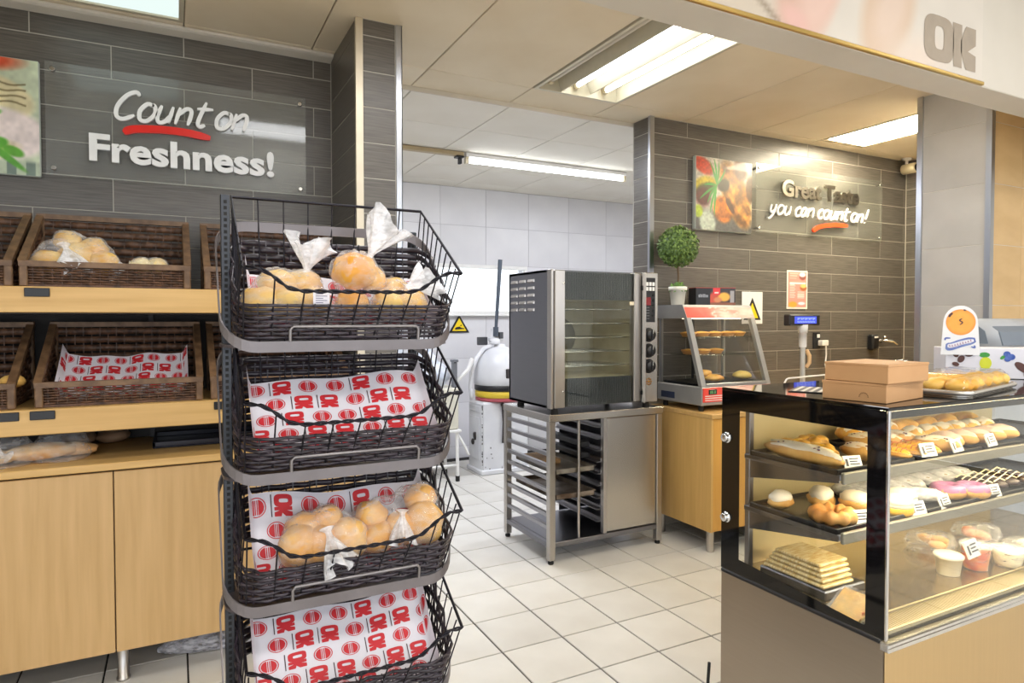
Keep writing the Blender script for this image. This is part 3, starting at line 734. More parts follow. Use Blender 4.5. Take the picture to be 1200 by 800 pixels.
def shelf_basket(label, loc, w=0.6, d=0.42, hf=0.098, hb=0.335):
    t = thing('wicker_basket', label, 'basket', loc, group=None)
    zt = lambda p: hf-.012+(hb-hf)*(p[1]+d/2)/d
    pts, nr = rrect(w-.03, d-.03, .012, 2, .016)
    m = MB(); weave(m, pts, nr, lambda p: .01, zt, 8, .0034, .0062, fill=.44); m.build('weave', m_wick, t, True, kind='stuff')
    r = MB(); r.bar((-w/2, -d/2+.012, hf-.008), (w/2, -d/2+.012, hf-.008), .03, .022); r.build('front_rim', m_wickrim, t, True)
    r = MB(); r.bar((-w/2, d/2-.012, hb-.008), (w/2, d/2-.012, hb-.008), .03, .022); r.build('back_rim', m_wickrim, t, True)
    for s_ in (-1, 1):
        r = MB(); r.bar((s_*(w/2-.012), -d/2, hf-.004), (s_*(w/2-.012), d/2, hb-.004), .028, .022); r.build('side_rim', m_wickrim, t, True)
        for y, h in ((-d/2+.014, hf), (d/2-.014, hb)):
            r = MB(); r.box(s_*(w/2-.014)-.014, s_*(w/2-.014)+.014, y-.014, y+.014, 0, h-.01, .004); r.build('corner_post', m_wickrim, t, True)
    r = MB(); r.box(-w/2+.014, w/2-.014, -d/2+.014, d/2-.014, 0.0, .01); r.build('base', m_wick, t, True)
    return t
k0 = shelf_basket('wide brown wicker basket on the upper shelf holding bagged bread rolls', (-0.242, 3.345, 1.628))
dup(k0, (-0.862, 3.345, 1.628), 0, 'brown wicker basket cut by the left edge on the upper shelf')
dup(k0, (0.41, 3.345, 1.628), 0, 'brown wicker basket on the upper shelf, partly behind the wire rack')
dup(k0, (-0.20, 3.345, 1.149), 0, 'brown wicker basket lined with printed paper on the lower shelf')
dup(k0, (-0.86, 3.345, 1.149), 0, 'brown wicker basket cut by the left edge on the lower shelf')
dup(k0, (0.43, 3.345, 1.149), 0, 'brown wicker basket on the lower shelf, partly behind the wire rack')

# ================================================================ printed paper liners
m_paper = P('liner_paper', '#e6e3ea', 0.55, col2='#dcd9e2', scale=5)
m_print = P('liner_red_print', '#cf2a33', 0.55, scale=30)
m_pdark = P('liner_dark_print', '#4a3138', 0.55, scale=30)
def liner(label, S, w, h, parent_loc, nu=40, nv=26, off=0.0012, seed=1, cat='paper liner', pitch=(0.076, 0.088), k=1.0):
    """S(s,t): surface point with s,t in metres over a w x h sheet"""
    t = thing('paper_liner', label, cat, parent_loc)
    m = MB(); m.grid(lambda u, v: S(u*w, v*h), nu, nv); m.build('sheet', m_paper, t)
    def F(a, b):
        a = min(max(a, 0), w); b = min(max(b, 0), h)
        p = Vector(S(a, b)); e = .004; pa = Vector(S(min(a+e, w), b))-Vector(S(max(a-e, 0), b)); pb = Vector(S(a, min(b+e, h)))-Vector(S(a, max(b-e, 0)))
        n = pa.cross(pb); n.normalize(); return p+n*off
    R = MB(); D = MB(); rng = random.Random(seed)
    row = 0; y = 0.038
    while y < h-0.02:
        col = 0; x = 0.03+(row % 3)*0.022
        while x < w-0.02:
            if (col+row+(col//3)) % 2 == 0:      # round stamp
                r = 0.027*k
                if x-r > 0 and x+r < w and y-r > 0 and y+r < h:
                    for r0, r1 in ((r*.9, r), (.0, r*.80)):
                        n = 24
                        if r0: R.add([F(x+q*math.cos(2*PI*i/n), y+q*math.sin(2*PI*i/n)) for q in (r0, r1) for i in range(n)], [(i, (i+1) % n, n+(i+1) % n, n+i) for i in range(n)])
                        else:
                            for sgn in (-1, 1):       # disc with an open band through its middle
                                c0 = .27; n2 = 8
                                vs = []
                                for i in range(n2+1):
                                    q = c0+(1-c0)*i/n2; hh = math.sqrt(max(0, 1-q*q))
                                    vs += [F(x+sgn*q*r1, y-hh*r1), F(x+sgn*q*r1, y), F(x+sgn*q*r1, y+hh*r1)]
                                R.add(vs, [(3*i+j, 3*i+j+1, 3*i+j+4, 3*i+j+3) for i in range(n2) for j in (0, 1)])
                    for q in (-.1, .1):
                        R.add([F(x+(q-.05)*r, y-r*.72), F(x+(q+.05)*r, y-r*.72), F(x+(q+.05)*r, y+r*.72), F(x+(q-.05)*r, y+r*.72)], [(0, 1, 2, 3)])
            else:
                s_ = 0.030*k; H = s_*1.15
                if x-s_ > 0 and x+s_ < w and y-s_ > 0.002 and y+s_ < h:
                    ok_shapes(R, -s_, -H*.75, 2*s_, H*1.5, lambda a, b: F(x+b, y-a))
                    D.add([F(x-H*1.02, y+s_), F(x-H*.94, y+s_), F(x-H*.94, y-s_), F(x-H*1.02, y-s_)], [(0, 1, 2, 3)])
            col += 1; x += pitch[0]+rng.uniform(-.004, .004)
        row += 1; y += pitch[1]*0.81
    R.build('red_print', m_print, t, kind='stuff'); D.build('dark_print', m_pdark, t, kind='stuff')
    return t
def S_shelf(s, q):   # paper lying in the lower shelf basket, turned up at the ends
    f = q/.33; x = -0.475+s; y = 3.165+.29*f; z = 1.172+0.165*f**1.25+.006*math.sin(s*17+1)*f
    if s < .05: z += (.05-s)*1.0; x += (.05-s)*.6
    if s > .5: z += (s-.5)*1.0; x -= (s-.5)*.6
    return (x, y, z+.004*math.sin(s*40))
liner('printed paper liner lying in the lower shelf basket', S_shelf, .55, .33, (-0.2, 3.3, 1.17), k=.9, pitch=(.068, .080))

# ================================================================ wire bread rack
TZ = [1.431, 1.094, 0.757, 0.42]
rx0, rx1, ryb, ryf = 0.108, 0.712, 2.0, 1.71
m_wire = P('black_wire', '#26242a', 0.32, 0.7, scale=30)
m_band = P('grey_band', '#7b7576', 0.36, 0.5, col2='#6f6969', scale=8)
m_post = P('slotted_post', '#45474b', 0.4, 0.7, scale=14)
rack = thing('bread_rack', 'freestanding wire bread rack with four lined baskets on steel posts', 'rack', (0.41, 2.0, 0))
for x, yp in ((0.108, 1.905), (0.672, 2.03)):
    p = MB(); p.box(x, x+.024, yp, yp+.024, 0.06, 1.832 if x < .4 else 1.78, .002)
    o = p.build('post', m_post, rack)
    s_ = MB()
    for k in range(110):
        z = 0.08+k*.016
        if z < (1.82 if x < .4 else 1.77): s_.box(x+.008, x+.016, yp-.0008, yp+.001, z, z+.009)
    s_.build('slots', m_rubber, o, kind='stuff')
p = MB(); p.tube([(0.125, 2.25, .06), (0.125, 1.72, .06), (0.685, 1.72, .06), (0.685, 2.25, .06)], .014, 8); p.build('base_frame', m_post, rack)
p = MB(); p.tube([(0.12, 1.93, .25), (0.14, 2.043, .25), (0.685, 2.043, .25)], .012, 8); p.build('cross_tube', m_post, rack)
for x in (.125, .685):
    for y in (1.75, 2.22):
        p = MB(); p.lathe([(.012, -.012), (.03, -.012), (.03, .012), (.012, .012)], (x, y, .03), 16, axis='x'); p.box(x-.016, x+.016, y-.012, y+.012, .03, .062); p.build('caster', m_rubber, rack)
def tier_basket(z0):
    """one shelf of the rack: tilted band, wire cage with twisted front rail, charcoal weave"""
    cage = MB(); X0, X1 = rx0+.025, rx1
    zr_b, zr_f = z0+.415, z0+.197
    rail = [(X0+.012, ryf+.02, zr_f), (X0+.01, ryb+.02, zr_b), (X1-.005, ryb+.02, zr_b), (X1+.006, ryf, zr_f)]
    cage.tube(rail, .0045, 8)
    front = [(X0+.012, ryf+.02, zr_f), (X0+.05, ryf, zr_f-.004), (X0+.075, ryf-.002, zr_f-.018), (X0+.115, ryf-.004, zr_f-.05), (X0+.15, ryf-.005, zr_f-.058), (X1-.15, ryf-.005, zr_f-.056), (X1-.115, ryf-.004, zr_f-.048), (X1-.06, ryf-.002, zr_f-.012), (X1-.03, ryf, zr_f), (X1+.006, ryf, zr_f)]
    F = []
    for a, b in zip(front[:-1], front[1:]):
        n = max(2, int((Vector(b)-Vector(a)).length/.006))
        F += [Vector(a).lerp(Vector(b), k/n) for k in range(n)]
    F.append(Vector(front[-1]))
    for ph in (0, PI):
        cage.tube([p+Vector((0, .0032*math.cos(k*.55+ph), .0032*math.sin(k*.55+ph))) for k, p in enumerate(F)], .0032, 5)
    def fz(x): # front rail height at x
        for a, b in zip(front[:-1], front[1:]):
            if a[0] <= x <= b[0]: return a[2]+(b[2]-a[2])*(x-a[0])/(b[0]-a[0]+1e-9)
        return zr_f
    bx0, bx1, by0, by1 = X0+.016, X1-.035, 1.775, 1.985
    for k in range(9):
        f = k/8; xt = X0+.015+(X1-X0-.015)*f; xb_ = bx0+(bx1-bx0)*f
        cage.tube([(xt, ryf-.003 if 0 < k < 8 else ryf, fz(xt)), (xb_, by0-.012, z0+.02)], .0022, 5)
        cage.tube([(X0+.01+(X1-X0-.015)*f, ryb+.02, zr_b), (xb_, by1+.012, z0+.2)], .0022, 5)
    for f in (.1, .22, .34, .46, .58, .7, .82, .93):
        y = ryb+.02+(ryf-ryb-.02)*f; zt = zr_b+(zr_f-zr_b)*f
        for xt, xb_ in ((X1-.003, bx1+.006), (X0+.011, bx0-.012)):
            cage.tube([(xt, y, zt), (xb_, by1+(by0-by1)*f, z0+.05+.13*(1-f))], .0022, 5)
    cage.build('wire_cage', m_wire, rack)
    # weave
    cx, cy = (bx0+bx1)/2, (by0+by1)/2; w, d = bx1-bx0+.02, by1-by0+.02
    pts, nr = rrect(w, d, .045, 4, .017); pts = [(p[0]+cx, p[1]+cy) for p in pts]
    zt = lambda p: z0+.108+.19*max(0, min(1, (p[1]-by0)/(by1-by0)))
    zb = lambda p: z0+.016+.10*max(0, min(1, (p[1]-by0)/(by1-by0)))**2
    wv = MB(); weave(wv, pts, nr, zb, zt, 9, .0036, .0058, flare=.03, fill=.48)
    wv.build('weave', m_bwick, rack, kind='stuff')
    # tilted band: back of the loop high, front low
    hw, r = (X1-.096+.006)/2, .085; mid = (.096+X1+.006)/2; pts2, _ = rrect(2*hw, .40, r, 7, .05)
    def tl(p): f = (p[1]+.2)/.4; return (mid+p[0], 1.752+f*.262, z0-.002+f*.335)
    bd = MB(); N = len(pts2); vs = []
    for p in pts2:
        q = Vector(tl(p)); c = Vector((mid, 1.9, q.z)); inn = (c-q); inn.z = 0; inn.normalize()
        for a, b_ in ((0, -.014), (0, .014), (.004, .014), (.004, -.014)): vs.append(q+inn*a+Vector((0, 0, b_)))
    bd.add(vs, [(i*4+k, ((i+1) % N)*4+k, ((i+1) % N)*4+(k+1) % 4, i*4+(k+1) % 4) for i in range(N) for k in range(4)], False)
    bd.build('shelf_band', m_band, rack)
    tr = MB(); pts3, _ = rrect(2*hw-.012, .24, r*.9, 6, .3)
    tr.prism([(mid+p[0], 1.875+p[1]) for p in pts3], 'z', z0-.004, z0+.004); tr.build('tray_plate', P('tray_purple_grey', '#5a5459', 0.35, 0.5, scale=10), rack)
    hb_ = MB(); hb_.tube([(.26, 1.752, z0+.012), (.26, 1.748, z0+.042), (.268, 1.747, z0+.05), (.595, 1.747, z0+.05), (.603, 1.748, z0+.042), (.603, 1.752, z0+.012)], .0045, 8)
    hb_.build('label_bar', P('bar_grey', '#8d8888', 0.3, 0.7, scale=10), rack)
for z in TZ: tier_basket(z)
def S_tier(z0, seed, xl=0.142, top=.235, bot=.05, wob=.012, ex=1.15):
    rng = random.Random(seed); ph = [rng.uniform(0, 6) for _ in range(4)]
    def S(s, q):
        x = xl+s*.97; f = q/.36
        y = 1.782+q*.50; z = z0+bot+(top-bot)*(f**ex)
        e = wob*f*(math.sin(s*9+ph[0])+.6*math.sin(s*21+ph[1]))
        z += e*.7; y -= abs(e)*.25
        if s < .04: z += (.04-s)*1.3; x += (.04-s)*.75
        if s > .535: z += (s-.535)*1.1; x -= (s-.535)*.6
        return (x, min(y, 1.985), z)
    return S
liner('red printed paper liner on the topmost tier of the wire rack', S_tier(TZ[0], 3, top=.19, bot=.055, ex=2.0), .575, .36, (.41, 1.88, TZ[0]+.05), seed=3)
liner('red printed paper liner in the empty second tier of the wire rack', S_tier(TZ[1], 5), .575, .36, (.41, 1.88, TZ[1]+.05), seed=5)
liner('red printed paper liner under two bread bags on third tier', S_tier(TZ[2], 8, top=.24, ex=1.9), .575, .36, (.41, 1.88, TZ[2]+.05), seed=8)
liner('red printed paper liner in the lowest tier of the wire rack', S_tier(TZ[3], 11), .575, .36, (.41, 1.88, TZ[3]+.05), seed=11)

# ================================================================ bread and bags
m_crust = P('roll_crust', '#d2913f', 0.5, col2='#e8bf76', scale=9, bump=0.1, detail=3, lo=0.3, hi=0.7)
m_crust2 = P('roll_crust_pale', '#e6c374', 0.5, col2='#d9a24c', scale=9, bump=0.1, detail=3)
m_crust3 = P('roll_crust_brown', '#c98540', 0.5, col2='#e0ad66', scale=8, bump=0.1, detail=3)
def film_mesh(blobs, tail=None, grow=1.05, seed=0, nu=40, nv=26, wr=.06):
    """skin stretched over the rolls, with folds; tail = (base, direction, length, spread)"""
    rng = np.random.RandomState(seed)
    C_ = np.array([b[0] for b in blobs], float); R_ = np.array([b[1] for b in blobs], float)*grow
    o = C_.mean(0); mb = MB(); vs = []
    ph = rng.uniform(0, 6, 6)
    for j in range(nv+1):
        t = PI*j/nv
        for k in range(nu):
            a = 2*PI*k/nu; d = np.array([math.sin(t)*math.cos(a), math.sin(t)*math.sin(a), -math.cos(t)])
            best = 0.01
            for c, r in zip(C_, R_):
                A = (d/r)@(d/r); oc = (o-c)/r; B = 2*(d/r)@oc; Cc = oc@oc-1; D = B*B-4*A*Cc
                if D > 0: best = max(best, (-B+math.sqrt(D))/(2*A))
                # bridge the hollows between the rolls
                sup = (c-o)@d+math.sqrt(((d*r)**2).sum()); best = max(best, sup*0.84)
            q = best*(1+wr*math.sin(a*7+ph[0]+3*t)*math.sin(t*5+ph[1])+wr*.5*math.sin(a*15+ph[2])*math.sin(t*9+ph[3]))
            vs.append(o+d*q)
    vs = np.array(vs); zmin = min(c[2]-r[2] for c, r in blobs)-.002; vs[:, 2] = np.maximum(vs[:, 2], zmin)
    mb.add(vs.tolist(), [(j*nu+k, j*nu+(k+1) % nu, (j+1)*nu+(k+1) % nu, (j+1)*nu+k) for j in range(nv) for k in range(nu)], True)
    tb = None
    if tail:
        base, dr, L, sp = tail; base = Vector(base); dr = Vector(dr).normalized(); u = dr.orthogonal().normalized(); w = dr.cross(u)
        tb = MB(); n = 44; m = 10; tv = []; sp *= 1.25; L *= 1.15
        for j in range(m+1):
            f = j/m; rr = (.012 if f < .25 else .012+sp*((f-.25)/.75)**.8)
            if j == 0: rr = .03
            for k in range(n):
                a = 2*PI*k/n; q = rr*(1+.34*f*math.sin(a*5+ph[4]+f*2)+.18*f*math.sin(a*11+ph[5])); l = L*f*(1+.15*math.sin(a*3+ph[2])*f)
                p = base+dr*(l-.012)+u*(q*math.cos(a))+w*(q*math.sin(a)*.55)+Vector((0, 0, -.12*L*f*f)); tv.append(tuple(p))
        tb.add(tv, [(j*n+k, j*n+(k+1) % n, (j+1)*n+(k+1) % n, (j+1)*n+k) for j in range(m) for k in range(n)], True)
    return mb, tb
def bread_bag(label, rolls, tail, loc, seed=0, crust=None, group=None, sticker=None, grow=1.06):
    t = thing('bread_bag', label, 'bread', loc, group=group)
    for i, (c, r) in enumerate(rolls):
        random.seed(seed*31+i); m = MB(); m.ell(c, r, 20, 14, rz=random.uniform(-.3, .3), amp=.16, fr=5, flat=.12); m.build('roll', (crust or m_crust), t)
    f, tb = film_mesh(rolls, tail, grow, seed); f.build('plastic_bag', m_film, t)
    if tb: tb.build('bag_tail', m_film2, t)
    if sticker:
        s_ = MB(); x, y, z, w, h = sticker; s_.box(x, x+w, y-.001, y, z, z+h); so = s_.build('price_label', P('label_paper', '#efeaf0', 0.5, scale=20), t)
        l = MB()
        for k in range(5): l.box(x+w*.15, x+w*(.85 if k % 2 else .6), y-.0018, y-.001, z+h*(.16+.16*k), z+h*(.21+.16*k))
        l.build('label_print', P('label_ink', '#6f6a86', 0.6, scale=20), so)
    return t
z = TZ[0]
bread_bag('clear bag of bread rolls with sticker at left of top tier', [((.20, 1.83, z+.108), (.055, .05, .048)), ((.265, 1.825, z+.108), (.055, .052, .05)), ((.328, 1.83, z+.108), (.052, .052, .05)), ((.25, 1.87, z+.165), (.055, .045, .04)), ((.315, 1.875, z+.165), (.05, .045, .038))], ((.32, 1.86, z+.195), (.15, -.1, 1), .10, .05), (.29, 1.83, z+.05), 1, m_crust2, sticker=(.318, 1.752, z+.105, .042, .036))
bread_bag('golden round roll in a tall knotted clear bag, middle of top tier', [((.445, 1.83, z+.20), (.064, .055, .056)), ((.438, 1.83, z+.108), (.046, .05, .045)), ((.50, 1.86, z+.18), (.042, .042, .04))], ((.49, 1.85, z+.24), (.5, .1, 1), .13, .05), (.45, 1.83, z+.05), 2, P('roll_golden', '#dc9830', 0.45, col2='#ebb858', scale=8, detail=3))
bread_bag('clear bag of pale rolls at right end of top tier', [((.54, 1.825, z+.108), (.046, .05, .048)), ((.605, 1.83, z+.108), (.05, .05, .05)), ((.57, 1.875, z+.155), (.045, .04, .035))], ((.60, 1.83, z+.16), (.8, .1, .3), .08, .04), (.56, 1.83, z+.05), 3, m_crust2)
z = TZ[2]
bread_bag('knotted clear bag of golden rolls, left on third tier', [((.29, 1.825, z+.125), (.058, .055, .062)), ((.345, 1.82, z+.12), (.05, .05, .055)), ((.42, 1.825, z+.125), (.06, .055, .06)), ((.37, 1.87, z+.175), (.045, .045, .045)), ((.31, 1.87, z+.165), (.05, .05, .04))], ((.36, 1.79, z+.165), (.25, -.5, -.75), .09, .035), (.35, 1.83, z+.05), 4, m_crust, sticker=(.305, 1.764, z+.06, .045, .03))
bread_bag('knotted clear bag of golden rolls with white label, right on third tier', [((.505, 1.83, z+.115), (.05, .05, .05)), ((.50, 1.87, z+.17), (.048, .05, .042)), ((.575, 1.835, z+.13), (.05, .05, .055)), ((.645, 1.83, z+.14), (.058, .055, .07)), ((.65, 1.87, z+.20), (.05, .05, .045))], ((.575, 1.81, z+.18), (-.1, -.3, -.8), .07, .03), (.58, 1.83, z+.05), 5, m_crust, sticker=(.565, 1.762, z+.06, .05, .036))
z = 1.64
bread_bag('knotted bag of pale rolls at left in the upper shelf basket', [((-.455, 3.24, z+.085), (.075, .06, .058)), ((-.40, 3.30, z+.185), (.05, .045, .045)), ((-.36, 3.27, z+.11), (.075, .06, .07)), ((-.31, 3.30, z+.15), (.06, .05, .055)), ((-.27, 3.26, z+.09), (.06, .06, .06))], ((-.40, 3.22, z+.155), (.35, -.4, -.6), .1, .035), (-.37, 3.27, z+.02), 6, m_crust2)
bread_bag('flat bag of two small rolls at right in upper shelf basket', [((-.135, 3.25, z+.085), (.045, .045, .038)), ((-.07, 3.26, z+.085), (.045, .045, .04))], ((-.18, 3.24, z+.085), (-1, -.2, -.2), .07, .03), (-.10, 3.25, z+.04), 7, P('roll_pale', '#eadfb0', 0.5, col2='#e3bb62', scale=8, detail=3))
bd = MB(); bd.ell((-.66, 3.25, 1.149+.075), (.05, .05, .04), flat=.2); bd.ell((-.585, 3.23, 1.149+.10), (.045, .05, .03), flat=.2)
tag(bd.build('bread_roll', m_crust2, origin=(-.62, 3.25, 1.19)), 'pale roll in the lower left basket at the left edge', 'bread')
bread_bag('bagged white topped baguettes lying on the worktop at left', [((-.50, 3.22, .962), (.13, .05, .036)), ((-.40, 3.28, .955), (.10, .045, .03)), ((-.66, 3.20, .955), (.1, .04, .03))], ((-.60, 3.16, .965), (-.5, -.5, .2), .09, .035), (-.5, 3.22, .922), 8, P('baguette_crust', '#e8cfa4', 0.5, col2='#d39a55', scale=7, detail=3), grow=1.1)
for i, (x, lab) in enumerate(((-.40, 'dark wrapped loaf at left in the shadow at back of worktop'), (-.27, 'dark wrapped loaf at right in the shadow at back of worktop'))):
    m = MB(); m.ell((x, 3.56, .958), (.07, .09, .034), rz=.3-.5*i, amp=.1); tag(m.build('loaf', P('loaf_brown', '#8a6a50', 0.5, col2='#a58468', scale=8), origin=(x, 3.56, .922)), lab, 'bread')
m = MB(); m.box(-.10, .42, 3.30, 3.60, .9235, .931, .003)
for b in ((-.10, .42, 3.30, 3.312), (-.10, .42, 3.588, 3.60), (-.10, -.088, 3.30, 3.60), (.408, .42, 3.30, 3.60)): m.box(*b, .931, .952, .002)
tag(m.build('serving_tray', P('tray_dark_blue', '#2d2f3c', 0.25, scale=10), origin=(.16, 3.45, .922)), 'dark shallow tray lying at the back of the worktop', 'tray')
m = MB(); m.tube([(-.09, 3.26, .035), (-.03, 3.25, .045), (.06, 3.235, .047), (.2, 3.22, .047), (.42, 3.2, .046)], .04, 12, rs=[.012, .036, .044, .046, .044])
tag(m.build('plastic_roll', film('plastic_dim', .4, (.62, .62, .68)), origin=(.1, 3.23, 0)), 'roll of clear plastic lying under the counter cabinet', 'plastic roll')
m = MB(); m.tube([(-.62, 2.98, 0.004), (-.615, 2.98, .12), (-.61, 2.985, .19)], .007, 8); m.box(-.66, -.59, 2.95, 3.01, 0, .012, .003)
tag(m.build('black_upright', m_black, origin=(-.62, 2.98, 0)), 'thin black upright at bottom left by the cabinet', 'rod')  # unidentified thin black piece at the left edge, built as a plain upright
# ================================================================ oven stand
SX0, SX1, SY0, SY1 = 2.0, 2.868, 3.395, 4.02
st = thing('oven_stand', 'stainless steel oven stand with open tray rails and one cupboard door', 'stand', ((SX0+SX1)/2, 3.7, 0))
b = MB(); b.box(SX0-.005, SX1+.005, SY0-.005, SY1, 0.872, 0.918, .004); b.build('top_frame', m_steelH, st)
for x in (SX0, SX1-.042):
    for y in (SY0, SY1-.042):
        b = MB(); b.box(x, x+.042, y, y+.042, .025, .872, .003); o = b.build('leg', m_steelV, st)
        f = MB(); f.lathe([(.016, 0), (.018, .004), (.018, .016), (.012, .02), (.012, .027)], (x+.021, y+.021, 0), 14); f.build('foot', m_rubber, o)
ZR = (.822, .747, .672, .600, .525, .448, .368, .297, .221)
m_rail = steel('rail_steel', '#a5a4a8', 0.28, (1, 20, 20))
for z in ZR:
    b = MB(); b.box(SX0+.006, SX0+.03, SY0+.042, SY1-.042, z-.012, z+.012, .002); b.box(SX0+.03, SX0+.06, SY0+.042, SY1-.042, z-.012, z-.009); b.build('tray_rail', m_rail, st)
    b = MB(); b.box(2.395, 2.415, SY0+.03, SY1-.042, z-.012, z+.012, .002); b.box(2.365, 2.395, SY0+.03, SY1-.042, z-.012, z-.009); b.build('tray_rail', m_rail, st)
b = MB(); b.box(SX0+.042, SX1-.042, SY0+.004, SY1-.01, .112, .124, .002); b.box(SX0+.042, SX1-.042, SY0, SY0+.02, .105, .135, .002); b.box(SX0, SX0+.03, SY0+.042, SY1-.042, .1, .13, .002); b.build('bottom_shelf', m_steelD, st)
b = MB(); b.box(2.4, 2.425, SY0+.005, SY0+.04, .135, .872, .002); b.build('mullion', m_steelV, st)
b = MB(); b.tube([(2.222, SY0+.02, .13), (2.222, SY0+.02, .872)], .0085, 12); b.build('centre_rod', m_steelV, st)
b = MB(); b.box(2.426, 2.824, SY0+.012, SY0+.03, .14, .868, .003); b.build('door_panel', m_steelH, st)
b = MB(); b.box(2.82, 2.826, SY0+.042, SY1-.042, .13, .87); b.build('side_panel', m_steelD, st)
b = MB(); b.box(2.43, 2.82, SY1-.03, SY1-.025, .13, .87); b.build('back_panel', m_steelD, st)
def baking_tray(label, z, y0, y1, x0, x1, mat, cont):
    t = thing('baking_tray', label, 'tray', ((x0+x1)/2, (y0+y1)/2, z))
    m = MB(); m.box(x0, x1, y0, y1, z, z+.003)
    for q in ((x0, x1, y0, y0+.004), (x0, x1, y1-.004, y1), (x0, x0+.004, y0, y1), (x1-.004, x1, y0, y1)): m.box(*q, z, z+.032)
    m.box(x0-.012, x0, y0, y1, z+.028, z+.032); m.box(x1, x1+.012, y0, y1, z+.028, z+.032)
    m.build('pan', mat, t)
    if cont: c = MB(); c.box(x0+.02, x0+.19, y1-.28, y1-.02, z+.004, z+.035, .005); c.build('baking_paper', P('burnt_paper', '#a78457', 0.7, col2='#8a683f', scale=9), t)
m_alu = P('aluminium_tray', '#a8a39a', 0.3, 0.9, col2='#8f877a', scale=8)
baking_tray('aluminium baking tray with brown edge, upper of two in stand', .54, 3.43, 3.96, 2.065, 2.35, m_alu, True)
baking_tray('dark stained baking tray, lower of two in stand', .383, 3.43, 3.96, 2.065, 2.35, P('stained_tray', '#5c4a3c', 0.45, 0.6, col2='#94897c', scale=9), False)
for z, lab in ((.687, 'black baking tray in the stand, third rail from top'), (.615, 'black baking tray in the stand, fourth rail from top')):
    m = MB(); m.box(2.30, 2.362, 3.50, 3.95, z-.008, z+.028, .006); tag(m.build('baking_tray', m_black, origin=(2.33, 3.7, z)), lab, 'tray')

# ================================================================ convection oven
OX0, OX1, OY0, OY1, OZ0, OZ1 = 2.015, 2.83, 3.405, 3.965, .95, 1.802
ov = thing('convection_oven', 'stainless steel convection oven with large glass door and three black knobs', 'oven', ((OX0+OX1)/2, 3.68, .918))
b = MB()
b.box(OX0, OX0+.02, OY0+.05, OY1, OZ0, OZ1, .003)
b.build('left_side', m_steelD, ov)
lv = MB()
for i in range(3):
    for k in range(5):
        y = 3.885-i*.115; z = 1.742-k*.046
        lv.prism([(z-.008, OX0+.001), (z+.010, OX0+.001), (z-.008, OX0-.009)], 'y', y-.045, y+.045) if False else lv.add([(OX0-.0005, y-.045, z+.010), (OX0-.0005, y+.045, z+.010), (OX0-.010, y-.04, z-.006), (OX0-.010, y+.04, z-.006), (OX0-.0005, y-.045, z-.010), (OX0-.0005, y+.045, z-.010)], [(0, 1, 3, 2), (2, 3, 5, 4), (0, 2, 4), (1, 5, 3)])
lv.build('vent_louvres', m_steelV, ov)
b = MB(); b.box(OX0, OX1, OY0+.05, OY1, OZ1-.02, OZ1, .003); b.build('roof_panel', m_steelD, ov)
b = MB(); b.box(OX0, OX1, OY0+.05, OY1, OZ0, OZ0+.02, .003); b.build('floor_panel', m_steelD, ov)
b = MB(); b.box(OX1-.02, OX1, OY0+.02, OY1, OZ0, OZ1, .003); b.box(2.70, OX1, OY0+.05, OY0+.07, OZ0, OZ1); b.build('right_side', m_steelD, ov)
b = MB(); b.box(OX0, OX1, OY1-.02, OY1, OZ0, OZ1); b.build('back_panel', m_steelD, ov)
m_cav = P('oven_cavity', '#d0c8b2', 0.4, 0.3, col2='#b5ab92', scale=4)
b = MB(); b.box(2.06, 2.07, OY0+.05, OY1-.04, 1.13, 1.62); b.box(2.665, 2.675, OY0+.05, OY1-.04, 1.13, 1.62); b.box(2.06, 2.675, OY1-.05, OY1-.04, 1.13, 1.62); b.box(2.06, 2.675, OY0+.05, OY1-.04, 1.12, 1.13); b.box(2.06, 2.675, OY0+.05, OY1-.04, 1.62, 1.63); b.build('cavity', m_cav, ov)
b = MB(); b.lathe([(.001, 0), (.13, 0), (.135, .01), (.12, .02), (.001, .022)], (2.37, OY1-.075, 1.375), 28, axis='y'); b.build('fan_guard', P('fan_grey', '#8f8975', 0.4, 0.6, scale=10), ov)
for k, z in enumerate((1.20, 1.29, 1.38, 1.47, 1.56)):
    b = MB()
    for q in range(9): b.tube([(2.075, OY0+.09+q*.05, z), (2.66, OY0+.09+q*.05, z)], .0025, 5)
    b.tube([(2.075, OY0+.08, z), (2.66, OY0+.08, z)], .004, 6); b.build('wire_shelf', m_chrome, ov)
b = MB(); b.box(2.035, 2.11, OY0-.01, OY0+.045, OZ0+.005, OZ1-.005, .005)
o = b.build('left_stile', m_steelV, ov)
b = MB()
for z in (1.715, 1.055): b.lathe([(.001, -.003), (.006, -.003), (.006, 0)], (2.095, OY0-.01, z), 10, axis='y')
b.build('screw', m_chrome, o)
b = MB(); b.box(OX0, 2.033, OY0+.0, OY0+.049, OZ0, OZ1, .003); b.build('corner_strip', m_steelV, ov)
b = MB(); b.box(2.11, 2.628, OY0+.002, OY0+.008, OZ0+.01, OZ1-.01); b.build('door_glass', glass('oven_glass', (.88, .90, .87), 1.1), ov)
m_rib = P('black_rib', '#1e2026', 0.25, scale=20)
for z0, z1 in ((1.618, 1.79), (.962, 1.132)):
    b = MB(); b.box(2.11, 2.628, OY0+.012, OY0+.02, z0, z1); o = b.build('black_band', m_rubber, ov)
    r = MB(); n = 40
    for k in range(n): x = 2.115+k*(.508/n); r.prism([(x, OY0+.012), (x+.0085, OY0+.012), (x+.00425, OY0+.0085)], 'z', z0, z1)
    r.build('rib', P('grey_rib', '#3a3d46', 0.3, scale=20), o, kind='stuff')
b = MB(); b.box(2.632, 2.688, OY0-.012, OY0+.045, OZ0+.012, OZ1-.005, .006); b.build('right_stile', m_steelV, ov)
b = MB(); b.box(2.682, 2.702, OY0-.05, OY0-.03, OZ0+.005, OZ1-.004, .007); o = b.build('door_handle', m_steelV, ov)
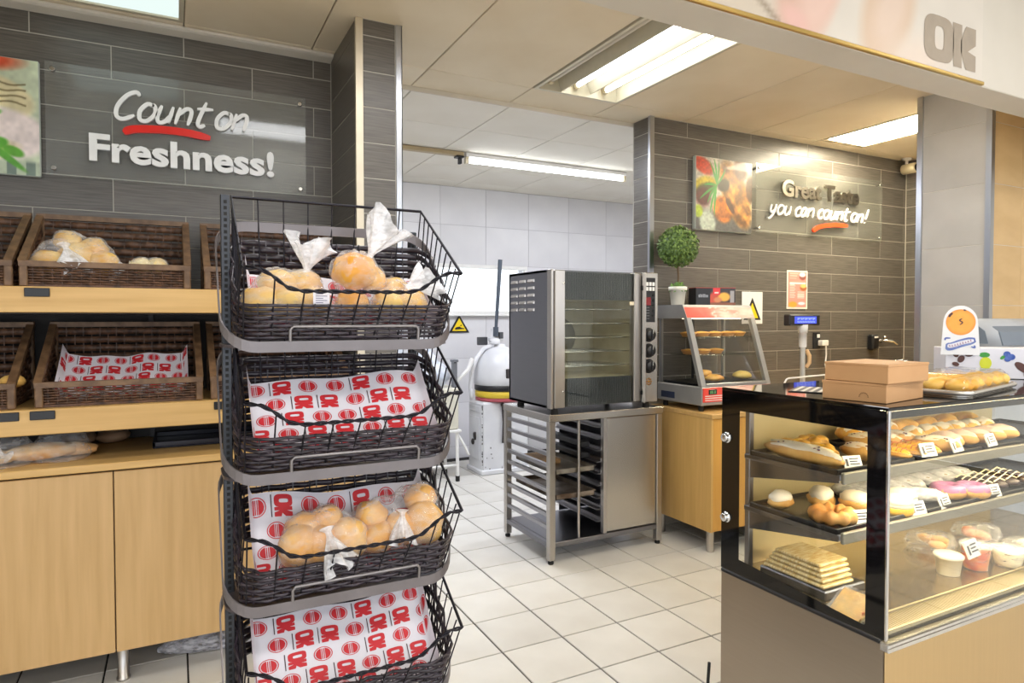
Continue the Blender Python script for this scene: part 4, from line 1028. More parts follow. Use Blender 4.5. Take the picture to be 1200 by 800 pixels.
for z in (1.02, 1.70):
    q = MB(); q.box(2.686, 2.698, OY0-.032, OY0+.0, z-.014, z+.014, .003); q.build('handle_bracket', m_black, o)
b = MB(); b.box(2.60, 2.636, OY0-.006, OY0+.004, 1.585, 1.61, .003); b.build('door_catch', P('catch_cream', '#d8ccb0', 0.4, scale=10), ov)
b = MB(); b.box(2.704, OX1, OY0-.004, OY0+.05, OZ0+.002, OZ1, .004); cp = b.build('control_panel', m_steelH, ov)
b = MB(); b.box(2.716, 2.806, OY0-.0065, OY0-.003, 1.478, 1.768, .001); b.build('touch_panel', m_black, ov)
for r in range(2):
    for c in range(3):
        b = MB(); b.box(2.728+c*.026, 2.748+c*.026, OY0-.0085, OY0-.0062, 1.715-r*.032, 1.739-r*.032, .001); b.build('button', m_white_pl, ov)
b = MB(); b.box(2.728, 2.768, OY0-.008, OY0-.0062, 1.588, 1.640, .001); b.build('red_display', P('display_red', '#7d1a22', 0.2, scale=10), ov)
b = MB()
for k in range(5):
    for q in range(2): b.lathe([(.001, -.0072), (.006, -.0072), (.006, -.0062)], (2.785+0*q, OY0, 1.655-k*.034), 10, axis='y')
    b.box(2.73, 2.757, OY0-.0072, OY0-.0062, 1.572-k*.018, 1.575-k*.018)
b.build('panel_print', P('panel_grey', '#8b8d92', 0.4, scale=10), ov)
for z in (1.395, 1.292, 1.19):
    b = MB(); b.lathe([(.044, -.006), (.047, -.004), (.047, -.001)], (2.756, OY0-.003, z), 28, axis='y'); b.lathe([(.001, -.036), (.03, -.036), (.035, -.03), (.038, -.007)], (2.756, OY0-.003, z), 24, axis='y')
    b.box(2.750, 2.762, OY0-.048, OY0-.036, z-.034, z+.034, .003); o = b.build('knob', m_black, ov)
    w = MB(); w.box(2.755, 2.757, OY0-.0488, OY0-.0482, z+.008, z+.032); w.build('knob_mark', m_white_pl, o)
b = MB()
for q in range(8): b.torus((2.757, OY0-.005, 1.088), .02, .0022, 16, 5) if False else b.lathe([(.001, -.002), (.006, -.002), (.006, 0)], (2.757+.02*math.cos(q*PI/4), OY0-.004, 1.088+.02*math.sin(q*PI/4)), 8, axis='y')
b.lathe([(.001, -.003), (.009, -.003), (.009, 0)], (2.757, OY0-.004, 1.088), 12, axis='y'); b.build('emblem', P('brass', '#a9793d', 0.3, 0.8, scale=10), ov)
for x in (2.07, 2.78):
    for y in (3.46, 3.9):
        b = MB(); b.lathe([(.024, .918), (.024, .928), (.018, .95)], (x, y, 0), 14); b.build('foot', m_rubber, ov)

b = MB(); b.box(2.071, 2.085, OY0+.06, OY0+.22, 1.25, 1.52, .006); b.build('oven_fill', emit('oven_fill', (1.0, .88, .66), 2.6), ov)  # added glow, kept out of sight, that brightens the cavity; no real lamp

# ================================================================ wood counter on the right
CXL, CYF = 3.012, 3.095
cc = thing('wooden_counter', 'yellow maple counter on steel legs under the heated pie display', 'counter', (4.4, 3.4, 0))
b = MB(); b.box(CXL-.004, 5.94, CYF-.008, 3.695, .862, .892, .003); b.build('worktop', m_woodH, cc)
b = MB(); b.box(CXL, CXL+.018, CYF, 3.69, .135, .861, .001); b.build('end_panel', P('maple_end', '#dcb46e', 0.42, col2='#cfa55e', scale=4, stretch=(9, 9, .55), detail=5, lo=.3, hi=.7), cc)
m_wood2 = P('maple_front', '#dfab55', 0.4, col2='#d29c48', scale=4, stretch=(9, 9, .5), lo=0.3, hi=0.7)
for k in range(5):
    x0 = CXL+.02+k*.58; b = MB(); b.box(x0, x0+.576, CYF+.002, CYF+.02, .137, .858, .0015); b.build('door', m_wood2, cc)
b = MB(); b.box(CXL+.018, 5.93, CYF+.03, 3.69, .137, .15); b.build('base_board', m_dark, cc)
for x in (3.045, 3.9, 4.9, 5.8):
    for y in (3.135, 3.6): b = MB(); b.lathe([(.022, 0), (.024, .004), (.024, .135)], (x, y, 0), 18); b.build('leg', m_steelV, cc)

# ================================================================ heated display
HX0, HX1 = 3.03, 3.66
hd = thing('pie_warmer', 'heated glass display for pies with red header on the wooden counter', 'display', (3.35, 3.4, .892))
m_hgrey = P('warmer_grey', '#a6a5a3', 0.32, 0.35, col2='#9b9a98', scale=6)
m_hred = P('warmer_red', '#e5392c', 0.35, col2='#e9695c', scale=3)
b = MB(); b.box(HX0, HX1, 3.20, 3.645, .932, 1.055, .005); ba = b.build('base', m_hgrey, hd)
b = MB(); b.box(HX0+.004, HX1-.004, 3.193, 3.1995, .955, 1.05, .002); rd = b.build('red_fascia', m_hred, hd)
b = MB(); b.box(HX0+.05, HX0+.12, 3.189, 3.1928, 1.005, 1.038, .002); b.build('digital_readout', m_black, rd)
text_part('88.8', HX0+.058, 3.1885, 1.010, .030, emit('readout_green', (.4, .8, .3), 0.6), rd)
b = MB()
for k in range(3): b.box(HX0+.02, HX0+.30-.05*k, 3.1915, 3.1928, .965+.014*k, .970+.014*k)
b.build('fascia_print', m_white_pl, rd)
b = MB(); b.box(HX0-.003, HX0, 3.46, 3.60, .955, 1.0, .002); b.build('switch_plate', P('switch_blue', '#27324e', 0.3, scale=10), hd)
for x in (HX0+.04, HX1-.04):
    for y in (3.25, 3.6): b = MB(); b.lathe([(.018, .892), (.018, .932)], (x, y, 0), 12); b.build('foot', m_rubber, hd)
b = MB(); b.prism([(3.345, 1.502), (3.388, 1.595), (3.645, 1.595), (3.645, 1.502)], 'x', HX0, HX1); b.build('header', m_hgrey, hd)
def hdr(u, v):
    c = np.stack([0.90-.0*u, 0.24+0*u, 0.18+0*u], -1); n = vnoise(u, v, 7, 33)
    c = over(c, np.clip((u-.28)/.25, 0, 1)*(.35+.55*n), (.96, .86, .80)); return over(c, (u > .33)*np.clip((vnoise(u*2, v, 12, 35)-.55)*5, 0, 1), (.95, .72, .66))
color_panel('header_print', hdr, 50, 10, m_vcg, hd, (HX0+.004, 3.3468, 1.508), (HX1-HX0-.008, 0, 0), (0, .040, .084))
for x0 in (HX0, HX1-.04):
    b = MB(); b.bar((x0+.02, 3.214, 1.055), (x0+.02, 3.352, 1.503), .04, .026, (1, 0, 0)) if False else b.prism([(3.202, 1.055), (3.232, 1.055), (3.376, 1.503), (3.346, 1.503)], 'x', x0, x0+.04); b.build('front_post', m_hgrey, hd)
    b = MB(); b.box(x0+.01, x0+.03, 3.615, 3.64, 1.055, 1.503, .002); b.build('rear_post', m_hgrey, hd)
b = MB(); b.prism([(3.21, 1.058), (3.214, 1.058), (3.356, 1.50), (3.352, 1.50)], 'x', HX0+.04, HX1-.04); b.build('front_glass', m_glass, hd)
for x in (HX0+.004, HX1-.008):
    b = MB(); b.prism([(3.235, 1.058), (3.615, 1.058), (3.615, 1.50), (3.378, 1.50)], 'x', x, x+.004); b.build('side_glass', glass('smoked_glass', (.80, .80, .80), 1.0), hd)
b = MB(); b.box(HX0+.04, HX1-.04, 3.20, 3.215, 1.055, 1.075, .002); b.build('front_rail', m_hgrey, hd)
b = MB(); b.box(3.335, 3.35, 3.62, 3.632, 1.055, 1.5); b.build('door_post', m_black, hd)
for z, yf in ((1.373, 3.34), (1.255, 3.30)):
    b = MB(); b.box(HX0+.03, HX1-.03, yf, 3.60, z-.002, z+.002); b.tube([(HX0+.02, yf, z), (HX1-.02, yf, z)], .005, 8); b.build('glass_shelf', glass('shelf_glass', (.9, .93, .9), .8), hd)
b = MB(); b.box(HX0+.02, HX1-.02, 3.23, 3.60, 1.056, 1.07, .003); b.build('hot_plate', m_black, hd)
b = MB(); b.box(HX0+.06, HX1-.06, 3.42, 3.46, 1.4985, 1.5015); b.build('heat_lamp', emit('warm_strip', (1, .78, .45), 9), hd)
m_pie = P('pie_pastry', '#e2b154', 0.5, col2='#c98a3a', scale=14, bump=.15, detail=3)
pie0 = None
def pie(x, y, z, lab, r=.055):
    global pie0
    if pie0 is None:
        pie0 = thing('pie', lab, 'pie', (x, y, z), group='pies in the heated display')
        m = MB(); m.lathe([(.04, 0), (.055, .022), (.057, .026)], n=20); m.build('crust', m_crust3, pie0, True)
        m = MB(); m.lathe([(.058, .024), (.055, .030), (.045, .029), (.03, .034), (.001, .037)], n=20); m.build('lid', m_pie, pie0, True)
        return
    dup(pie0, (x, y, z), random.uniform(0, 3), lab, scale=(r/.055,)*3)
NUM = ['first', 'second', 'third', 'fourth', 'fifth', 'sixth', 'seventh', 'eighth']
for k, x in enumerate((3.13, 3.25, 3.37, 3.49, 3.59)): pie(x, 3.44, 1.377, '%s pie from the left on top shelf of the pie warmer' % NUM[k])
for k, x in enumerate((3.12, 3.24, 3.36)): pie(x, 3.42, 1.259, '%s pie from the left on middle shelf of the pie warmer' % NUM[k])
m = MB(); m.ell((3.25, 3.32, 1.095), (.08, .05, .028), amp=.1, flat=.3); m.ell((3.21, 3.37, 1.128), (.08, .045, .025), rz=.4, amp=.1)
tag(m.build('pastry', m_pie, origin=(3.23, 3.34, 1.07)), 'golden filled pastries stacked on the pie warmer floor at left', 'pastry')
m = MB(); m.ell((3.555, 3.36, 1.10), (.07, .06, .034), amp=.08, flat=.3)
tag(m.build('bun', P('yellow_bun', '#ecd07a', 0.5, col2='#e3bf5e', scale=6), origin=(3.555, 3.36, 1.07)), 'round yellow bun at the right end of the pie warmer floor', 'bun')

# topiary, food box
tp = thing('potted_topiary', 'small ball topiary in a white pot on the pie warmer', 'plant', (3.112, 3.53, 1.596))
b = MB(); b.lathe([(.04, 0), (.045, .003), (.056, .10), (.062, .10), (.064, .125), (.058, .127), (.055, .11), (.001, .108)], n=28); b.build('pot', P('pot_white', '#e4e1d6', 0.5, scale=8), tp, True)
b = MB(); b.tube([(0, 0, .10), (.004, 0, .2), (0, .003, .30)], .007, 8); b.build('stem', P('bark', '#5d4a35', 0.8, scale=20), tp, True)
def leaves(c, R, n, size, seed, hemi=False):
    rng = random.Random(seed); m = MB(); m.ell(c, (R*.86,)*3, 16, 10)
    for k in range(n):
        zc = rng.uniform(0 if hemi else -1, 1); a = rng.uniform(0, 2*PI); s_ = math.sqrt(1-zc*zc); d = Vector((s_*math.cos(a), s_*math.sin(a), zc))
        p = Vector(c)+d*R*rng.uniform(.86, 1.03); u = (d.orthogonal()).normalized(); u.rotate(Matrix.Rotation(rng.uniform(0, 6.28), 3, d)); w = d.cross(u); L = size*rng.uniform(.7, 1.2)
        up = (u+d*rng.uniform(.2, .9)).normalized()
        m.add([p, p+up*L*.5+w*L*.28, p+up*L, p+up*L*.5-w*L*.28], [(0, 1, 2), (0, 2, 3)])
    return m
m_leaf = P('topiary_leaf', '#3f5a2a', 0.5, col2='#7d9a4a', scale=45, detail=2)
leaves((0, 0, .405), .135, 2600, .022, 4).build('foliage', m_leaf, tp, True, kind='stuff')
leaves((0, 0, .10), .05, 160, .026, 9, True).build('moss', P('moss_green', '#6f9a45', 0.6, col2='#547a35', scale=40), tp, True, kind='stuff')
fx = thing('food_box', 'black and red food box with a photo, on the pie warmer', 'box', (3.42, 3.52, 1.596))
b = MB(); b.box(-.155, .155, -.055, .055, 0, .122, .002); b.build('carton', m_black, fx, True); fx.rotation_euler = (0, 0, -.25)
def fbox(u, v):
    c = np.stack([.16+0*u, .08+0*u, .06+0*u], -1); c = over(c, blob(u, v, .15, .35, .3, .5, 0, .4), (.75, .25, .1)); c = over(c, blob(u, v, .55, .48, .28, .32, 0, .3), (.93, .68, .22)); c = over(c, blob(u, v, .3, .3, .2, .2, 0, .4), (.80, .5, .3))
    c = over(c, (np.abs(u-.25) < .14)*(v > .62)*1.0, (.85, .12, .1)); c = over(c, (u > .78)*(u < .95)*(v > .1)*(v < .85)*.8, (.72, .72, .72)); c = over(c, (np.abs(u-.25) < .09)*(np.abs(v-.72) < .05)*1.0, (.95, .85, .8)); return over(c, (v < .14)*1.0, (.50, .28, .14))
o = color_panel('photo_panel', fbox, 50, 24, m_vcg, None, (-.045, -.0565, .002), (.198, 0, 0), (0, 0, .118)); o.parent = fx
b = MB()
rng = random.Random(3)
for k in range(7): b.box(-.135+k*.011, -.135+k*.011+.007, -.0562, -.0555, .055, .072+.01*rng.random()); 
b.build('script_print', P('silver_ink', '#9fa3ad', 0.4, scale=10), fx, True)
b = MB(); b.box(-.155, .155, -.055, .055, .1215, .1235); b.build('red_lid', m_red, fx, True)

# wall items on the right
wsn = thing('warning_sign', 'white square wall sign with yellow warning triangle behind pie warmer', 'sign', (4.01, YW-.004, 1.50))
b = MB(); b.box(3.90, 4.125, YW-.006, YW-.001, 1.46, 1.71, .002); b.build('plate', m_white_pl, wsn)
def tri(cx, z0, w, h, y, mb): mb.prism([(cx-w/2, z0), (cx+w/2, z0), (cx, z0+h)], 'y', y-.001, y)
b = MB(); tri(4.012, 1.49, .185, .175, YW-.006, b); b.build('triangle_border', m_black, wsn)
b = MB(); tri(4.012, 1.505, .125, .118, YW-.007, b); b.build('triangle', P('warning_yellow', '#f2d21a', 0.4, scale=10), wsn)
ws2 = thing('warning_sign', 'yellow triangular warning sign on the back room wall below the window', 'sign', (2.69, 6.49, 1.36))
b = MB(); b.prism([(2.58, 1.352), (2.815, 1.352), (2.6975, 1.545)], 'y', 6.488, 6.494); b.build('triangle_border', m_black, ws2)
b = MB(); b.prism([(2.615, 1.371), (2.78, 1.371), (2.6975, 1.508)], 'y', 6.486, 6.488); b.build('triangle', P('warning_yellow', '#f2d21a', 0.4, scale=10), ws2)
b = MB(); b.prism([(2.645, 1.395), (2.66, 1.41), (2.70, 1.418), (2.72, 1.405), (2.755, 1.40), (2.755, 1.39), (2.65, 1.386)], 'y', 6.4845, 6.486); b.prism([(2.70, 1.425), (2.722, 1.44), (2.728, 1.425)], 'y', 6.4845, 6.486); b.build('hand_symbol', m_black, ws2)
def menu(u, v):
    c = np.stack([.92+0*u, .56+0*u, .52+0*u], -1); c = over(c, ((u < .06)+(u > .95)+(v < .03)+(v > .97))*1.0, (.95, .88, .84))
    for k in range(9): c = over(c, (np.abs(v-(.30+.042*k)) < .008)*(u > .12)*(u < (.42 if k % 2 else .38))*.8, (.98, .88, .86)); c = over(c, (np.abs(v-(.28+.042*k)) < .008)*(u > .5)*(u < .85)*(k < 5)*.8, (.98, .88, .86))
    for k in range(3): c = over(c, (np.abs(v-(.80+.06*k)) < .013)*(u > .12)*(u < .45+.05*k)*.8, (.97, .78, .70))
    c = over(c, (np.abs(v-.665) < .022)*(u > .12)*(u < .92)*1.0, (.98, .94, .88)); c = over(c, blob(u, v, .76, .84, .2, .10, 0, .3), (.52, .32, .28)); c = over(c, blob(u, v, .75, .90, .18, .07, 0, .3), (.93, .85, .88)); c = over(c, blob(u, v, .80, .55, .2, .09, 0, .3), (.62, .36, .2)); c = over(c, blob(u, v, .80, .60, .17, .06, 0, .3), (.95, .75, .45))
    c = over(c, blob(u, v, .28, .11, .24, .09, 0, .3), (.95, .60, .22)); return over(c, blob(u, v, .72, .14, .22, .05, 0, .4), (.85, .86, .92))
mp = thing('menu_poster', 'pink and white menu sheet taped to the brown tiled wall', 'poster', (4.52, YW-.002, 1.583))
b = MB(); b.box(4.40, 4.643, YW-.004, YW-.001, 1.58, 1.893); b.build('sheet', m_white_pl, mp)
color_panel('menu_print', menu, 50, 70, m_vc, mp, (4.402, YW-.0046, 1.582), (.239, 0, 0), (0, 0, .309))
sc_ = thing('security_camera', 'small cream security camera on the wall corner below the ceiling', 'camera', (5.83, 3.62, CZ))
b = MB(); b.lathe([(.04, CZ-.001), (.04, CZ-.015), (.012, CZ-.02), (.012, CZ-.06)], (5.83, 3.62, 0), 16); b.build('bracket', m_white_pl, sc_)
b = MB(); b.lathe([(.03, -.07), (.045, -.065), (.045, .05), (.03, .06)], (5.83, 3.60, 2.835), 20, axis='y'); b.build('housing', P('cream_metal', '#d4c8a8', 0.35, 0.3, scale=10), sc_)
b = MB(); b.lathe([(.001, -.076), (.03, -.074), (.032, -.068)], (5.83, 3.60, 2.835), 18, axis='y'); b.build('lens', m_blackgloss, sc_)
sk = thing('wall_socket', 'dark wall socket with a cream plug on the brown wall', 'socket', (4.77, YW-.002, 1.32))
b = MB(); b.box(4.715, 4.80, YW-.012, YW-.001, 1.25, 1.385, .004); b.build('plate', m_black, sk)
b = MB(); b.box(4.755, 4.79, YW-.016, YW-.012, 1.34, 1.37, .002); b.build('rocker', m_white_pl, sk)
pg = MB(); pg.box(4.765, 4.85, YW-.055, YW-.013, 1.275, 1.32, .005); pg.tube([(4.84, YW-.035, 1.275), (4.845, YW-.035, 1.2), (4.80, YW-.06, 1.12), (4.77, YW-.1, 1.06), (4.72, YW-.2, .98), (4.6, YW-.3, .9)], .006, 6)
tag(pg.build('plug', m_white_pl, origin=(4.8, YW-.03, 1.29)), 'cream power plug and white lead in the wall socket', 'plug')
sk2 = thing('wall_dispenser', 'small black dispenser box on the brown wall', 'dispenser', (5.46, YW-.002, 1.29))
b = MB(); b.box(5.42, 5.51, YW-.06, YW-.001, 1.225, 1.36, .012); b.build('body', m_black, sk2); b = MB(); b.box(5.44, 5.49, YW-.063, YW-.06, 1.33, 1.345); b.build('slot', m_white_pl, sk2)
tp2 = thing('wall_tap', 'chrome water tap on the brown wall beside black dispenser', 'tap', (5.62, YW-.002, 1.29))
b = MB(); b.lathe([(.022, YW-.012), (.022, YW-.001)], (5.60, 0, 1.305), 14, axis='y'); b.tube([(5.60, YW-.005, 1.305), (5.60, YW-.06, 1.305), (5.66, YW-.09, 1.30), (5.70, YW-.1, 1.275)], .012, 8); b.build('spout', m_chrome, tp2)
b = MB(); b.ell((5.60, YW-.05, 1.335), (.018, .018, .016)); b.build('handle', m_chrome, tp2)
# pole display on the counter
pd = thing('pole_display', 'customer pole display with blue screen standing before brown wall', 'display', (3.85, 3.15, .892))
m_pg = P('pole_grey', '#bfbdb8', 0.4, scale=8)
b = MB(); b.box(3.76, 3.94, 3.09, 3.24, .892, .912, .005); b.build('base', m_pg, pd)
b = MB(); b.tube([(3.86, 3.15, .91), (3.86, 3.15, 1.34)], .017, 14); b.build('pole', m_pg, pd)
b = MB(); b.lathe([(.024, 1.30), (.026, 1.31), (.026, 1.40), (.03, 1.40), (.034, 1.44), (.034, 1.458)], (3.86, 3.15, 0), 18); b.build('collar', m_white_pl, pd)
b = MB(); b.box(3.70, 4.01, 3.125, 3.185, 1.452, 1.53, .008); hb = b.build('head', m_black, pd)
b = MB(); b.box(3.745, 3.965, 3.1215, 3.1248, 1.466, 1.516); b.build('screen', emit('screen_blue', (.12, .16, .95), 1.1), hb)
b = MB()
for k in range(14):
    b.box(3.77+k*.013, 3.779+k*.013, 3.1205, 3.1215, 1.492+.004*(k % 3), 1.506); b.box(3.77+k*.013, 3.777+k*.013, 3.1205, 3.1215, 1.473, 1.484-.003*(k % 2))
b.build('screen_text', emit('screen_text', (.35, .45, 1), 1.4), hb)
b = MB(); b.tube([(3.885, 3.14, 1.28), (3.905, 3.13, 1.24), (3.905, 3.13, 1.19), (3.885, 3.14, 1.16)], .014, 8); b.build('cable_clip', P('clip_tan', '#d6b183', 0.5, scale=10), pd)
hd2 = MB(); hd2.tube([(3.66, 3.12, .9), (3.67, 3.12, 1.02), (3.72, 3.12, 1.085), (3.74, 3.12, 1.09), (4.12, 3.12, 1.1), (4.12, 3.12, .9)], .006, 8)
pd.location.x += .055
tag(hd2.build('wire_holder', m_white_pl, origin=(3.9, 3.12, .892)), 'white bent wire holder around the foot of the pole display', 'holder')
# ================================================================ refrigerated display case
KX0, KX1, KY0, KY1, KZ0, KZ1 = 1.65, 3.25, 1.062, 1.645, .652, 1.268
kc = thing('display_case', 'glass pastry display case with black framed side on steel base', 'display case', (2.4, 1.35, 0))
b = MB(); b.box(KX0, KX0+.006, KY0+.002, KY1, .02, KZ0-.014, .001); b.build('side_cladding', steel('case_side_steel', '#a2978a', 0.32, (1.2, 1.2, 34)), kc)
b = MB(); b.box(KX0, KX1, KY0, KY0+.006, .02, KZ0-.03, .001); b.build('front_cladding', steel('case_front_steel', '#cfb487', 0.33, (34, 1, 1.2)), kc)
b = MB(); b.box(KX0+.006, KX1, KY0+.006, KY1, .02, KZ0-.02); b.build('base_cabinet', m_dark, kc)
b = MB(); b.box(KX0-.004, KX1, KY0-.012, KY0+.015, KZ0-.03, KZ0-.004, .003); b.box(KX0-.003, KX1, KY0-.014, KY0+.0, KZ0-.022, KZ0-.014, .002); b.build('front_rail', m_chrome, kc)
b = MB(); b.box(KX0-.004, KX0+.012, KY0+.015, KY1, KZ0-.014, KZ0-.001, .003); b.build('side_rail', m_black, kc)
for x in (1.75, 3.1):
    for y in (1.15, 1.58): b = MB(); b.lathe([(.03, 0), (.03, .02)], (x, y, 0), 14); b.build('foot', m_rubber, kc)
b = MB(); b.box(KX0, KX0+.006, KY0+.004, KY1, KZ0, KZ1-.01); b.build('side_glass', m_caseglass, kc)
m_ceram = P('black_ceramic', '#0a0a0b', 0.05, scale=8)
fr = MB(); xg = KX0-.0006
for y0, y1, z0, z1 in ((KY0+.004, KY0+.057, KZ0, KZ1-.01), (KY1-.078, KY1, KZ0, KZ1-.01), (KY0+.057, KY1-.078, KZ1-.072, KZ1-.01)): fr.box(xg-.001, xg, y0, y1, z0, z1)
fr.prism([(KY0+.057, KZ0), (KY1-.078, KZ0), (KY1-.078, KZ0+.05), (KY0+.057, KZ0+.018)], 'x', xg-.001, xg); fr.build('black_border', m_ceram, kc)
for z in (1.10, .83):
    k = MB(); k.lathe([(.001, -.016), (.012, -.016), (.014, -.012), (.014, -.003), (.018, 0)], (xg-.001, 1.623, z), 18, axis='x'); k.build('fixing', m_chrome, kc)
b = MB(); b.box(KX0+.008, KX1, KY0, KY0+.006, KZ0, KZ1-.012); b.build('front_glass', m_caseglass, kc)
b = MB(); b.box(KX0-.001, KX0+.008, KY0-.002, KY0+.004, KZ0-.002, KZ1-.008, .001); b.build('corner_strip', m_chrome, kc)
b = MB(); b.box(KX0-.002, KX1, KY0-.002, KY1+.002, KZ1-.010, KZ1, .002); b.build('top_glass', m_ceram, kc)
b = MB(); b.box(KX0+.01, KX1, KY0+.02, KY1-.03, KZ0-.008, KZ0+.002); b.build('deck', P('deck_steel', '#a8977a', 0.16, 0.7, col2='#9c8b6e', scale=4), kc)  # brownish tint stands in for the floor reflected in the front glass
gr = MB()
for k in range(180):
    x = KX0+.03+k*.0088
    if x < KX1-.02: gr.box(x, x+.004, KY0+.022, KY0+.085, KZ0+.006, KZ0+.010)
gr.box(KX0+.02, KX1-.01, KY0+.016, KY0+.022, KZ0+.002, KZ0+.012); gr.box(KX0+.02, KX1-.01, KY0+.085, KY0+.092, KZ0+.002, KZ0+.014)
gr.build('air_grille', P('grille_tan', '#b7a883', 0.35, 0.6, scale=10), kc, kind='stuff')
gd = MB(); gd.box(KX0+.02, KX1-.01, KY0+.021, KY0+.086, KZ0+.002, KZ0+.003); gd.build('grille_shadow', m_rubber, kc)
m_inner = P('case_inner', '#c9b88c', 0.35, 0.3, col2='#bfae80', scale=3)
b = MB(); b.box(KX0+.10, KX1, KY1-.03, KY1-.02, KZ0, KZ1-.015); b.build('back_panel', m_inner, kc)
for x in (KX0+.075, 2.45): b = MB(); b.box(x, x+.022, KY1-.05, KY1-.03, KZ0, KZ1-.02, .002); b.build('upright', m_steelD, kc)
m_led = emit('led_warm', (1.0, .82, .50), 55)
SH = (1.052, .878)
for z in SH:
    b = MB(); b.box(KX0+.05, KX1-.02, 1.235, KY1-.05, z-.022, z-.006, .002); s_ = b.build('shelf', m_steelD, kc)
    b = MB(); b.box(KX0+.05, KX1-.02, 1.222, 1.235, z-.03, z+.004, .003); b.build('price_rail', P('rail_grey', '#8f8a7e', 0.35, 0.4, scale=10), s_)
    b = MB(); b.box(KX0+.10, KX1-.05, 1.245, 1.255, z-.032, z-.023); b.build('led_strip', m_led, s_)
    for x in (KX0+.078, 2.455): b = MB(); b.prism([(KY1-.05, z-.09), (KY1-.05, z-.022), (1.26, z-.022), (1.26, z-.036)], 'x', x, x+.005); b.build('bracket', m_steelD, s_)
b = MB(); b.box(KX0+.03, KX1-.03, KY0+.03, KY0+.045, KZ1-.026, KZ1-.012); b.build('led_strip', m_led, kc)
b = MB(); b.box(KX0+.01, KX1-.01, KY0+.012, KY0+.016, KZ1-.034, KZ1-.0105, .001); b.build('light_shield', m_black, kc)
# black trays on the shelves
def case_tray(x0, x1, z, lab):
    m = MB(); y0, y1 = 1.245, 1.57; m.box(x0, x1, y0, y1, z-.006, z-.002)
    for q in ((x0, x1, y0, y0+.006), (x0, x1, y1-.006, y1), (x0, x0+.006, y0, y1), (x1-.006, x1, y0, y1)): m.box(*q, z-.006, z+.010, .002)
    tag(m.build('tray', m_black, origin=((x0+x1)/2, 1.4, z-.006)), lab, 'tray')
for k in range(4): case_tray(1.70+k*.38, 2.072+k*.38, SH[0], '%s black tray from the left on upper case shelf' % NUM[k])
for k in range(4): case_tray(1.70+k*.38, 2.072+k*.38, SH[1], '%s black tray from the left on lower case shelf' % NUM[k])

